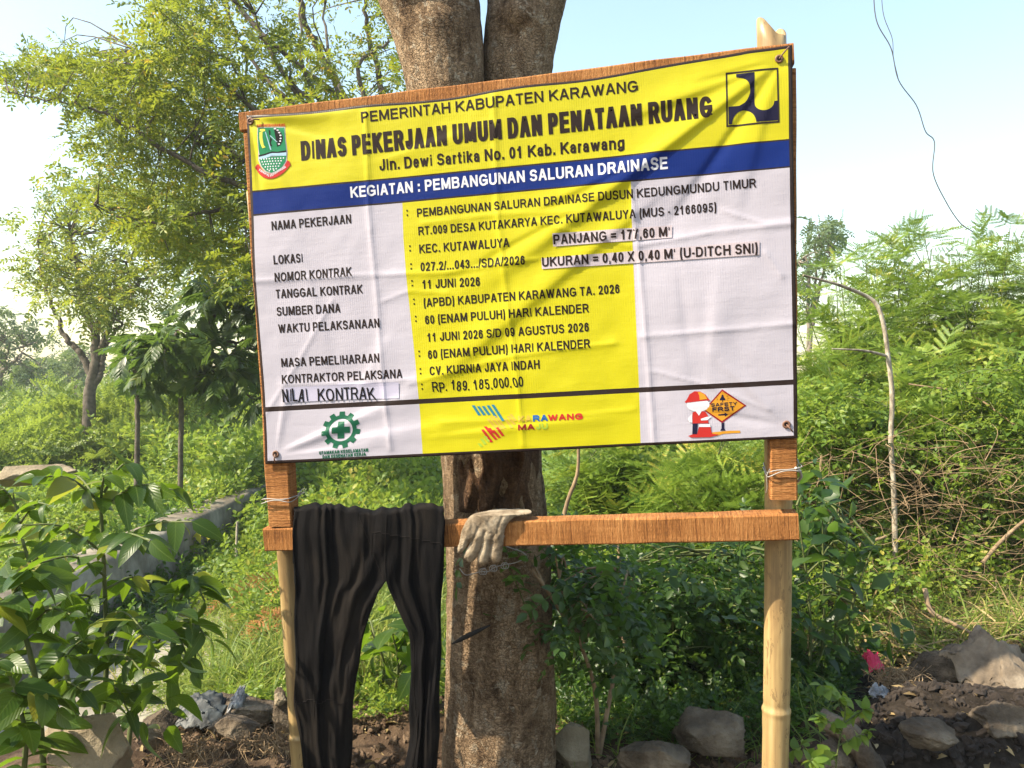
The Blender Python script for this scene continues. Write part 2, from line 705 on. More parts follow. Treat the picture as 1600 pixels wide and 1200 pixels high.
M_BARK = m_bark("bark_near", [(.34, (.045, .027, .017)), (.45, (.20, .13, .075)), (.56, (.40, .285, .18)), (.70, (.60, .48, .34))], patch=(.50, .43, .33), pth=.57, bs=1.0, bd=.022)
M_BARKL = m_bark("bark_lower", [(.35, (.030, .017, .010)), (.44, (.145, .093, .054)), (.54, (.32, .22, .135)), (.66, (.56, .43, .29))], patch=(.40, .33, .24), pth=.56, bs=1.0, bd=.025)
M_GASH = m_bark("bark_wound", [(.36, (.022, .012, .008)), (.5, (.085, .045, .025)), (.66, (.20, .115, .062))], patch=(.14, .08, .045), pth=.7, vs=(40, 40, 3), bd=.02)
M_BARK2 = m_noise("bark_far", [(.3, (.10, .08, .065)), (.7, (.26, .22, .18))], 12, .9, .6, .02)
M_BARK3 = m_noise("bark_dark", [(.3, (.05, .04, .032)), (.7, (.15, .125, .10))], 12, .9, .6, .02)
M_BARKW = m_noise("bark_pale", [(.36, (.10, .08, .06)), (.5, (.27, .23, .175)), (.64, (.46, .41, .33))], 22, .9, .7, .008, stretch=(1, 1, .6))
M_TWIG = m_noise("twig", [(.3, (.13, .085, .05)), (.7, (.30, .215, .13))], 20, .9, .3, .004)
M_DRY = m_noise("dry_twig", [(.25, (.10, .06, .035)), (.5, (.24, .16, .09)), (.75, (.40, .29, .17))], 6, .9, .3, .004)
M_STEM = m_noise("green_stem", [(.3, (.05, .075, .02)), (.7, (.12, .13, .045))], 14, .7, .2, .003)
M_WIRE = m_flat("wire_grey", (.30, .28, .26), .45, .5)
M_WIRED = m_flat("wire_dark", (.07, .07, .075), .5, .4)
M_THREAD = m_flat("thread", (.013, .011, .010), .8, .1)


# ================================================================== SETTING
def build_ground():
    nr, na = 330, 300
    r = np.concatenate([[0.02], np.geomspace(.4, 1500, nr - 1)])
    # more angular samples towards the view
    t = np.linspace(-1, 1, na, endpoint=False)
    th = np.pi * (.45 * t + .55 * t ** 3)
    X = r[:, None] * np.sin(th)[None]
    Y = r[:, None] * np.cos(th)[None]
    Z = gz(X, Y)
    for i in range(nr):
        if 1.2 < r[i] < 8:
            for j in range(na):
                p = Vector((X[i, j], Y[i, j], 0))
                if Y[i, j] < .3:
                    continue
                k = max(0.0, 1 - (r[i] - 1.2) / 6.8)
                Z[i, j] += k * (.035 * mnoise.fractal(p * 3.0, 1.0, 2.0, 4) + .022 * mnoise.noise(p * 17.0) + .010 * mnoise.noise(p * 45.0))
    V = np.stack([X, Y, Z], -1).reshape(-1, 3)
    i = np.arange(nr - 1)[:, None] * na
    j = np.arange(na)[None]
    k = (j + 1) % na
    F = np.stack([i + j, i + na + j, i + na + k, i + k], -1).reshape(-1, 4)
    mb = MB()
    mb.add(V, F)
    m, n, b = new_mat("soil")
    t1 = tex_noise(n, 3.2, 8, .65)
    t2 = tex_noise(n, 24, 6, .7)
    r1 = ramp(n, [(.30, (.022, .014, .009)), (.48, (.058, .038, .025)), (.62, (.115, .078, .05)), (.80, (.23, .17, .12))])
    n.links.new(math_n(n, 'ADD', math_n(n, 'MULTIPLY', t1.outputs[0], .5), math_n(n, 'MULTIPLY', t2.outputs[0], .5)), r1.inputs[0])
    g1 = tex_noise(n, .6, 6, .7)
    gr = ramp(n, [(.3, (.055, .10, .02)), (.6, (.13, .19, .04)), (.8, (.22, .25, .08))])
    n.links.new(g1.outputs[0], gr.inputs[0])
    geo = n.nodes.new("ShaderNodeNewGeometry")
    sx = n.nodes.new("ShaderNodeSeparateXYZ")
    n.links.new(geo.outputs["Position"], sx.inputs[0])
    mr = n.nodes.new("ShaderNodeMapRange")
    mr.inputs[1].default_value = 4.2
    mr.inputs[2].default_value = 9.0
    n.links.new(math_n(n, 'MULTIPLY_ADD', g1.outputs[0], 3.0, sx.outputs[1]), mr.inputs[0])
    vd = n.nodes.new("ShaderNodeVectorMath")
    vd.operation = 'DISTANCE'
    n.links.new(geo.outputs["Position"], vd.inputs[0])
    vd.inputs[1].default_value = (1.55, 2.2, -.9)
    md = n.nodes.new("ShaderNodeMapRange")                     # wet dark mud of the dug-out heap, some shade put into its colour
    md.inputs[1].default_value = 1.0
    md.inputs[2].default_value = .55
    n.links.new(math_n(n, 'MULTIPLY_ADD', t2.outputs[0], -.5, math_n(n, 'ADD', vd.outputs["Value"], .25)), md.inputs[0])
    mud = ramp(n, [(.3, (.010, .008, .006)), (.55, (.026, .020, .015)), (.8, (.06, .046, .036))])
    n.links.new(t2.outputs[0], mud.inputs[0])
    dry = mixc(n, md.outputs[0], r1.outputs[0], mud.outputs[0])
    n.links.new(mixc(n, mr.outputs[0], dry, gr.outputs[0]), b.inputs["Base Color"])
    bump(n, b, t2.outputs[0], .8, .02)
    b.inputs["Roughness"].default_value = .95
    b.inputs["Specular IOR Level"].default_value = .1
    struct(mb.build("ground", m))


build_ground()

M_CONC = m_noise("concrete_old", [(.3, (.06, .05, .036)), (.48, (.16, .135, .10)), (.7, (.30, .27, .215))], 4, .9, .8, .014, 22)
M_CONCP = m_noise("concrete_pale", [(.3, (.14, .12, .09)), (.5, (.25, .225, .18)), (.75, (.34, .315, .27))], 3, .85, .4, .008, 25)
M_ROCK = m_noise("rubble_rock", [(.32, (.026, .019, .013)), (.46, (.085, .063, .043)), (.58, (.155, .12, .083)), (.72, (.27, .22, .16))], 6, .95, 1.0, .03, 24)
M_ROCKT = m_noise("rubble_rock_tan", [(.28, (.10, .078, .05)), (.48, (.20, .16, .105)), (.78, (.32, .265, .185))], 5, .92, .9, .015, 36)


def canal():
    # retaining wall along the far side of the ditch: bevelled section swept along the path
    mb = MB()
    ys = np.linspace(2.2, 9.5, 60)
    sec = [(-.30, .0), (-.28, .19), (-.25, .205), (-.03, .195), (0, .17), (.045, -.32), (.05, -.5), (-.3, -.5)]
    V = []
    for y in ys:
        x0 = float(wall_x(y))
        for (dx, dz) in sec:
            q = Vector((dx * 9, y * 2.0, dz * 9))
            V.append((x0 + dx + .015 * mnoise.noise(q), y, Z0 + dz + .018 * mnoise.noise(q + Vector((7, 3, 1)))))
    k = len(sec)
    F = [(i * k + j, i * k + (j + 1) % k, (i + 1) * k + (j + 1) % k, (i + 1) * k + j) for i in range(len(ys) - 1) for j in range(k)]
    mb.add(V, F)
    mb.add(V[:k], [list(range(k))])
    mb.add(V[-k:], [list(range(k))[::-1]])
    o = mb.build("canal_wall", M_CONC, origin=(-2.3, 5, Z0))
    tag(o, "weathered concrete ditch wall running back behind the broad leaved shrub", "wall")
    mb = MB()
    ys = np.linspace(2.9, 8.0, 40)
    V, F = [], []
    for i, y in enumerate(ys):
        xl = float(wall_x(y)) + .03
        xr = -1.12 - .16 * (y - 3.0) - .12
        for s in np.linspace(0, 1, 9):
            x = xl + (xr - xl) * s
            V.append((x, y, float(gz(x, y)) + .018 + .006 * mnoise.noise(Vector((x * 6, y * 6, 0)))))
    F = [(i * 9 + j, i * 9 + j + 1, i * 9 + j + 10, i * 9 + j + 9) for i in range(len(ys) - 1) for j in range(8)]
    mb.add(V, F)
    struct(mb.build("ditch_floor", M_CONCP))


canal()


# ================================================================== SIGN
def frame_box(name, p0, p1, wd, dp, mat, parent, bev=.003, rough=.0012):
    """timber from p0 to p1 (world, on the axis); wd across in the sign plane, dp along the normal"""
    p0, p1 = np.array(p0), np.array(p1)
    L = np.linalg.norm(p1 - p0)
    ax = (p1 - p0) / L
    ay = norm(EN - ax * EN.dot(ax))
    az = np.cross(ax, ay)
    bm = bmesh.new()
    n = max(6, int(L / .03))
    rings = []
    sec = [(-dp / 2, -wd / 2 + bev), (-dp / 2 + bev, -wd / 2), (dp / 2 - bev, -wd / 2), (dp / 2, -wd / 2 + bev),
           (dp / 2, wd / 2 - bev), (dp / 2 - bev, wd / 2), (-dp / 2 + bev, wd / 2), (-dp / 2, wd / 2 - bev)]
    for i in range(n + 1):
        t = i / n
        x = (t - .5) * L
        rr = []
        for (y, z) in sec:
            q = Vector((x * 9 + p0[0] * 5, y * 20, z * 20 + p0[2]))
            rr.append(bm.verts.new((x, y + rough * 1.5 * mnoise.noise(q), z + rough * 2 * mnoise.noise(q + Vector((3, 5, 9))))))
        rings.append(rr)
    for i in range(n):
        for j in range(8):
            bm.faces.new((rings[i][j], rings[i + 1][j], rings[i + 1][(j + 1) % 8], rings[i][(j + 1) % 8]))
    bm.faces.new(rings[0])
    bm.faces.new(rings[-1][::-1])
    bmesh.ops.recalc_face_normals(bm, faces=bm.faces)
    me = bpy.data.meshes.new(name)
    bm.to_mesh(me)
    bm.free()
    me.materials.append(mat)
    o = bpy.data.objects.new(name, me)
    COL.objects.link(o)
    M = Matrix(((ax[0], ay[0], az[0], 0), (ax[1], ay[1], az[1], 0), (ax[2], ay[2], az[2], 0), (0, 0, 0, 1)))
    M.translation = Vector((p0 + p1) / 2)
    o.parent = parent
    o.matrix_local = Matrix.Translation(-parent.location) @ M
    return o


def bamboo_post(top, bot, r0, r1, nodes, parent, cut=None, bend=0.0):
    """hollow culm from bot to top (world points); nodes: list of (t, ) heights 0..1 from the bottom"""
    top, bot = np.array(top), np.array(bot)
    L = np.linalg.norm(top - bot)
    az = (top - bot) / L
    ax = norm(E1 - az * E1.dot(az))
    ay = np.cross(az, ax)
    ns = 32
    ts = sorted(set(list(np.linspace(0, 1, 60)) + [q + d for q in nodes for d in (-.012, -.007, -.003, -.001, .001, .003, .007, .012)]))
    ts = [t for t in ts if 0 <= t <= 1]
    V, F = [], []
    for t in ts:
        for j in range(ns):
            th = 2 * math.pi * j / ns
            r = r0 + (r1 - r0) * t
            for q in nodes:
                d = (t - q) * L
                r += .0028 * math.exp(-(d / .006) ** 2) - .0016 * math.exp(-((d - .011) / .006) ** 2) + .0012 * math.exp(-((d + .02) / .02) ** 2)
            r *= 1 + .02 * math.cos(2 * th + 1) + .01 * mnoise.noise(Vector((math.cos(th), math.sin(th), t * 5)))
            z = t * L
            if cut is not None and t > .9:
                z += (t - .9) / .1 * cut(th)
            V.append((r * math.cos(th) + bend * math.sin(math.pi * t), r * math.sin(th), z))
    n = len(ts)
    for i in range(n - 1):
        for j in range(ns):
            F.append((i * ns + j, i * ns + (j + 1) % ns, (i + 1) * ns + (j + 1) % ns, (i + 1) * ns + j))
    # inner wall down from the rim
    k0 = len(V)
    for dz in (0.0, -.06, -.12):
        for j in range(ns):
            th = 2 * math.pi * j / ns
            z = L + (cut(th) if cut else 0) + dz
            V.append((.82 * r1 * math.cos(th), .82 * r1 * math.sin(th), z))
    top_ring = (n - 1) * ns
    for j in range(ns):
        jj = (j + 1) % ns
        F.append((top_ring + j, top_ring + jj, k0 + jj, k0 + j))
        for q in (0, 1):
            F.append((k0 + q * ns + j, k0 + q * ns + jj, k0 + (q + 1) * ns + jj, k0 + (q + 1) * ns + j))
    mb = MB()
    mb.add(V, F)
    o = mb.build("bamboo_post", M_BAMBOO)
    M = Matrix(((ax[0], ay[0], az[0], bot[0]), (ax[1], ay[1], az[1], bot[1]), (ax[2], ay[2], az[2], bot[2]), (0, 0, 0, 1)))
    o.parent = parent
    o.matrix_local = Matrix.Translation(-parent.location) @ M
    return o


base_c = sw(820, 1270, -.08)
SIGN = empty("sign_frame", (base_c[0], base_c[1], Z0), "rough orange timber sign frame tied to two bamboo posts", "sign frame")


def ext(px0, py0, px1, py1, out, zend):
    """line through two pixels on the shifted plane, continued down to height zend"""
    a, b = sw(px0, py0, out), sw(px1, py1, out)
    t = (zend - a[2]) / (b[2] - a[2])
    return a, a + (b - a) * t


TB = .045                      # timber depth
OFB = -.004 - TB - .036        # bamboo axis
# bamboo posts
a, b = ext(437, 800, 466, 1200, OFB, Z0 - .35)
a0, _ = ext(400, 300, 437, 800, OFB, 0)


def node_t(top, bot, out, pxs):
    tt = []
    for p in pxs:
        q = sw(*p, out)
        d = np.array(top) - np.array(bot)
        tt.append(float((q - np.array(bot)).dot(d) / d.dot(d)))
    return tt


bamboo_post(a0, b, .0235, .0225, node_t(a0, b, OFB, [(462, 1150), (452, 800), (430, 560)]), SIGN, None, .011)


def cutR(th):
    # peak left-front, hollow right-front, second peak right-rear   (th=0: right, pi/2: away)
    return .043 * max(0, math.cos((th - math.pi * 1.10))) ** 1.2 + .026 * max(0, math.cos((th - .75))) ** 3 - .012


a, b = ext(1211, 60, 1215, 850, OFB, 0)
_, b2 = ext(1216, 850, 1208, 1200, OFB, Z0 - .35)
bt = sw(1205, 52, OFB)
bamboo_post(bt, b2, .0275, .0300, node_t(bt, b2, OFB, [(1210, 1108), (1216, 640), (1213, 300)]), SIGN, cutR, .019)
# timbers
fw = .052
rail_c = lambda px, py: sw(px, py, -.004 - TB / 2)
frame_box("top_rail", sw(381, 194, -.029), sw(1238, 88, -.029), .043, TB, M_TIMBER, SIGN)
frame_box("bottom_rail", sw(430, 705, -.029), sw(1200, 664, -.029), .045, TB - .006, M_TIMBER, SIGN)
frame_box("upright", sw(406, 210, -.027), sw(444, 819.5, -.027), .060, TB - .002, M_TIMBER, SIGN)
frame_box("upright", sw(1219.5, 113, -.027), sw(1223, 778, -.027), .056, TB - .002, M_TIMBER, SIGN)
CB0, CB1 = sw(420, 839.5, -.030), sw(1245, 819.5, -.030)
frame_box("crossbar", CB0, CB1, .056, .052, M_TIMBER, SIGN)


def wire_loop(name, ctr, hw, hd, tilt, parent, r=.0012, mat=M_WIRE):
    """tie wire round a timber and its post (local sign axes)"""
    pts = []
    for i in range(33):
        th = 2 * math.pi * i / 32
        x = hw * max(-1, min(1, 1.35 * math.cos(th)))
        y = hd * max(-1, min(1, 1.35 * math.sin(th)))
        pts.append(ctr + E1 * x + EN * y + E3 * (tilt * x + .004 * math.sin(3 * th)))
    mb = MB()
    tube(mb, pts, r, 5)
    pts2 = [p + E3 * (.006 + .004 * math.sin(i * .7)) + E1 * .002 for i, p in enumerate(pts)]
    tube(mb, pts2, r, 5)
    return mb.build(name, mat, parent, origin=ctr)


wire_loop("tie_wire", sw(443, 778, -.045), .036, .047, .03, SIGN)
wire_loop("tie_wire", sw(1221, 733, -.045), .034, .047, .16, SIGN)
# loose tail of the right tie and a twisted end
mb = MB()
tube(mb, smooth_path([sw(1203, 733, .002), sw(1198, 745, -.01), sw(1199, 760, -.02), sw(1197, 770, -.03)], 12), .0013, 5)
mb.build("tie_wire", M_WIRE, SIGN, origin=sw(1203, 740, 0))
mb = MB()
tube(mb, smooth_path([sw(1243, 731, .002), sw(1250, 737, -.01), sw(1252, 745, -.02), sw(1247, 752, -.03)], 12), .003, 5)
mb.build("tie_wire", M_WIRE, SIGN, origin=sw(1246, 740, 0))


# ------------------------------------------------------------------ banner
def seg_ridge(a, b, p0, p1, width, amp, fade=None):
    """soft ridge along p0-p1, amplitude fading towards p1"""
    dx, dy = p1[0] - p0[0], p1[1] - p0[1]
    L = math.hypot(dx, dy)
    ux, uy = dx / L, dy / L
    s = (a - p0[0]) * ux + (b - p0[1]) * uy
    d = -(a - p0[0]) * uy + (b - p0[1]) * ux
    t = np.clip(s / L, 0, 1)
    over = np.maximum(0, -s) + np.maximum(0, s - L)
    env = np.exp(-(over / (width * 1.5)) ** 2)
    wd = width * (.35 + .65 * t) if fade else width
    am = amp * (np.sin(np.pi * np.clip(t * .92 + .04, 0, 1)) ** .7 if fade else 1)
    wd = np.where(d * amp > 0, wd * .5, wd * 1.15) if fade else wd          # one flank steeper than the other
    return am * env * np.exp(-(d / wd) ** 2)


def crease(a, b, pts, width, amp):
    out = 0 * a
    for p0, p1 in zip(pts[:-1], pts[1:]):
        dx, dy = p1[0] - p0[0], p1[1] - p0[1]
        L = math.hypot(dx, dy)
        ux, uy = dx / L, dy / L
        s = np.clip((a - p0[0]) * ux + (b - p0[1]) * uy, 0, L)
        dd = np.hypot(a - p0[0] - ux * s, b - p0[1] - uy * s)
        out = np.maximum(out, amp * np.exp(-dd / width))
    return out


KP = lambda *ps: [tuple(sl(*p)) for p in ps]
CREASES = [
    (KP((573, 178), (577, 330), (590, 470), (598, 590), (612, 700)), .006, .0026),
    (KP((772, 152), (778, 330), (793, 470), (810, 600), (818, 695)), .006, .0022),
    (KP((985, 285), (1000, 420), (1012, 560), (1022, 690)), .005, .0024),
    (KP((395, 440), (560, 431), (700, 426), (840, 405)), .006, .0017),
    (KP((1000, 383), (1120, 362), (1240, 350)), .006, .0019),
    (KP((1002, 526), (1120, 517), (1240, 506)), .006, .0018),
    (KP((640, 600), (800, 556), (960, 536)), .007, .0018),
    (KP((660, 350), (780, 335), (950, 330)), .006, .0012),
    (KP((1020, 580), (1100, 600), (1200, 640)), .004, .0012),
    (KP((830, 345), (930, 372), (985, 385)), .005, .0014),
    (KP((600, 470), (640, 455), (700, 458)), .005, .0012),
    (KP((415, 650), (470, 560), (520, 470)), .005, .0013),
    (KP((1130, 330), (1195, 350), (1240, 345)), .004, .0014),
    (KP((1195, 395), (1222, 432)), .004, .0018),
    (KP((690, 660), (830, 655), (990, 640)), .006, .0012),
    (KP((440, 600), (560, 600), (650, 592)), .006, .0014),
]
TRN, BLN, TLN, BRN = sl(1219, 95), sl(432, 709), sl(390, 186), sl(1227, 663)
FOLDS = [
    (TRN, sl(780, 430), .035, .012), (TRN, sl(1040, 360), .022, -.006), (TRN, sl(1080, 135), .018, -.006),
    (TRN, sl(960, 190), .03, .008), (TRN, sl(1150, 330), .028, .004), (sl(1010, 320), sl(650, 620), .045, .009), (sl(900, 330), sl(700, 440), .02, -.004),
    (sl(1000, 250), sl(830, 330), .02, .005),
    (BLN, sl(640, 618), .022, .008), (BLN, sl(560, 690), .016, -.005), (BLN, sl(450, 600), .014, .004), (BLN, sl(720, 660), .03, .005),
    (TLN, sl(560, 175), .018, .007), (TLN, sl(520, 215), .02, -.004), (TLN, sl(408, 300), .010, -.006), (TLN, sl(470, 330), .02, .003),
    (BRN, sl(1120, 560), .02, .004), (BRN, sl(1080, 640), .02, -.004),
    (sl(600, 250), sl(760, 200), .03, .004), (sl(690, 680), sl(980, 650), .02, .004), (sl(560, 610), sl(620, 520), .04, .004),
    (sl(480, 420), sl(520, 590), .05, .004), (sl(1110, 560), sl(1130, 400), .05, .005), (sl(1060, 430), sl(1090, 620), .035, -.003),
]
# lattice noise for soft unevenness of the sheet
_NR = np.random.default_rng(3)
_LAT = [(.16, .0035, _NR.normal(size=(20, 20))), (.075, .0014, _NR.normal(size=(40, 40))), (.03, .00042, _NR.normal(size=(80, 80)))]


def lat(a, b, cell, tab):
    x = (a + .9) / cell
    y = (b + .9) / cell
    xi = np.clip(np.floor(x).astype(int), 0, tab.shape[0] - 2)
    yi = np.clip(np.floor(y).astype(int), 0, tab.shape[1] - 2)
    fx, fy = x - xi, y - yi
    fx = fx * fx * (3 - 2 * fx)
    fy = fy * fy * (3 - 2 * fy)
    return (tab[xi, yi] * (1 - fx) * (1 - fy) + tab[xi + 1, yi] * fx * (1 - fy) + tab[xi, yi + 1] * (1 - fx) * fy + tab[xi + 1, yi + 1] * fx * fy)


def relief(a, b):
    a = np.asarray(a, float)
    b = np.asarray(b, float)
    d = .004 + 0 * a
    for p0, p1, wd, am in FOLDS:
        d = d + seg_ridge(a, b, p0, p1, wd, am * .52, True)
    for pts, wd, am in CREASES:
        d = d + crease(a, b, pts, wd * .85, am * 1.25)
    for c, am, tab in _LAT:
        d = d + am * .5 * lat(a, b, c, tab)
    # nailed corners stay against the timber
    for p in (TRN, BLN, TLN, BRN):
        k = np.exp(-((a - p[0]) ** 2 + (b - p[1]) ** 2) / .03 ** 2)
        d = d * (1 - k) + .002 * k
    return d


def on_sheet(a, b, lift=0.0):
    """local banner coordinates (x, y, z); y points into the sign"""
    return np.stack([a, -(relief(a, b) + lift), b], -1)


def build_banner():
    # knots: (left px, right px, material of the band above this knot; None = by column)
    knots = [((415.5, 725), (1246, 684)), ((415, 720), (1246, 680)), ((411.5, 643.5), (1245, 600.5)), ((411, 636), (1245, 592.5)),
             ((394.2, 338.5), (1239.5, 262)), ((394, 335.5), (1239.4, 259.5)), ((391.8, 302), (1238.6, 219.5)), ((391.6, 299), (1238.5, 217)),
             ((385.3, 186), (1237.2, 76)), ((385, 181), (1237, 71.5))]
    K = [(sl(*l), sl(*r)) for l, r in knots]
    rows, kinds = [], []
    kinds_k = ['D', 'C', 'D', 'C', 'D', 'B', 'D', 'Y', 'D']
    for i in range(len(K) - 1):
        h = np.linalg.norm(np.array(K[i][0]) - K[i + 1][0])
        n = max(1, int(round(h / .0045)))
        for q in range(n):
            f = q / n
            rows.append((K[i][0] * (1 - f) + K[i + 1][0] * f, K[i][1] * (1 - f) + K[i + 1][1] * f))
            kinds.append(kinds_k[i])
    rows.append(K[-1])
    nR = len(rows)
    # column knots: u at the top and the bottom
    (l0, r0), (l1, r1) = rows[0], rows[-1]

    def uof(p, row):
        L, R = row
        d = R - L
        return float((np.array(p) - L).dot(d) / d.dot(d))
    bl, tl = K[0], K[4]
    ucols = [(0, 0), (.005, .005), (uof(sl(662, 713), K[0]), uof(sl(629, 318), K[4])), (uof(sl(1001, 692), K[0]), uof(sl(986, 286), K[4])), (.9935, .9935), (1, 1)]
    ck = ['D', 'W', 'Y', 'W', 'D']
    cols, ckind = [], []
    for i in range(5):
        n = max(1, int(round((ucols[i + 1][0] - ucols[i][0]) * 1.2 / .0045)))
        for q in range(n):
            f = q / n
            cols.append((ucols[i][0] * (1 - f) + ucols[i + 1][0] * f, ucols[i][1] * (1 - f) + ucols[i + 1][1] * f))
            ckind.append(ck[i])
    cols.append((1, 1))
    nC = len(cols)
    A = np.zeros((nR, nC))
    B = np.zeros((nR, nC))
    cu = np.array(cols)
    for i, (L, R) in enumerate(rows):
        v = i / (nR - 1)
        u = cu[:, 0] + (cu[:, 1] - cu[:, 0]) * min(1, v / .62)
        A[i] = L[0] + (R[0] - L[0]) * u
        B[i] = L[1] + (R[1] - L[1]) * u
        sag = .017 * np.sin(np.pi * np.clip(u * 1.08, 0, 1)) ** .8 + .003 * np.sin(u * 21) * np.sin(np.pi * u)
        B[i] -= sag * max(0, (v - .72) / .28) ** 2
        A[i] += .0025 * math.sin(v * 9) * (1 - u)          # wavy left edge
    P = on_sheet(A.ravel(), B.ravel())
    mats = {'W': 0, 'Y': 1, 'B': 2, 'D': 3}
    mb = MB()
    groups = {0: [], 1: [], 2: [], 3: []}
    for i in range(nR - 1):
        for j in range(nC - 1):
            k = kinds[i]
            c = ckind[j]
            if c == 'D':
                k = 'D'
            elif k == 'C':
                k = c
            groups[mats[k]].append((i * nC + j, i * nC + j + 1, (i + 1) * nC + j + 1, (i + 1) * nC + j))
    first = True
    mb.V.append(P)
    mb.U.append(np.zeros((len(P), 2)))
    for m_, f in groups.items():
        if f:
            mb.F.append((np.array(f), m_))
    mb.n = len(P)
    o = mb.build("banner", [M_WHITE, M_YEL, M_BLUE, M_DARK])
    md = o.modifiers.new("thickness", 'SOLIDIFY')
    md.thickness = .0012
    md.offset = -1
    o.matrix_world = SIGN_M
    o.location = Vector(SC)
    tag(o, "creased yellow white and blue printed project banner nailed to the timber frame", "banner")
    return o


BAN = build_banner()
bpy.context.view_layer.update()


def cut_and_lay(bm, name, mat, lift, parent, step=.009):
    """cut flat artwork (x=a, y=b) into strips and lay it on the creased sheet"""
    if bm.verts:
        xs = [v.co.x for v in bm.verts]
        ys = [v.co.y for v in bm.verts]
        for lo, hi, nrm in ((min(xs), max(xs), (1, 0, 0)), (min(ys), max(ys), (0, 1, 0))):
            k = int((hi - lo) / step)
            for i in range(1, k + 1):
                q = lo + (hi - lo) * i / (k + 1)
                bmesh.ops.bisect_plane(bm, geom=bm.verts[:] + bm.edges[:] + bm.faces[:], dist=1e-6,
                                       plane_co=(q if nrm[0] else 0, q if nrm[1] else 0, 0), plane_no=nrm)
        A = np.array([v.co.x for v in bm.verts])
        B = np.array([v.co.y for v in bm.verts])
        P = on_sheet(A, B, lift)
        for v, p in zip(bm.verts, P):
            v.co = p
    me = bpy.data.meshes.new(name)
    bm.to_mesh(me)
    bm.free()
    # faces towards the viewer
    if me.polygons and sum(p.normal.y * p.area for p in me.polygons) > 0:
        me.flip_normals()
    me.materials.append(mat)
    o = bpy.data.objects.new(name, me)
    COL.objects.link(o)
    o.parent = parent
    return o


# ---- lettering: a narrow sans drawn as strokes (centre lines in a unit box: x 0..1 over the glyph width, y 0..1 over the cap height)
def el(cx, cy, rx_, ry_, a0, a1, n=9, e=2.3):
    out = []
    for i in range(n + 1):
        t = math.radians(a0 + (a1 - a0) * i / n)
        c, q = math.cos(t), math.sin(t)
        out.append((cx + rx_ * math.copysign(abs(c) ** (2 / e), c), cy + ry_ * math.copysign(abs(q) ** (2 / e), q)))
    return out


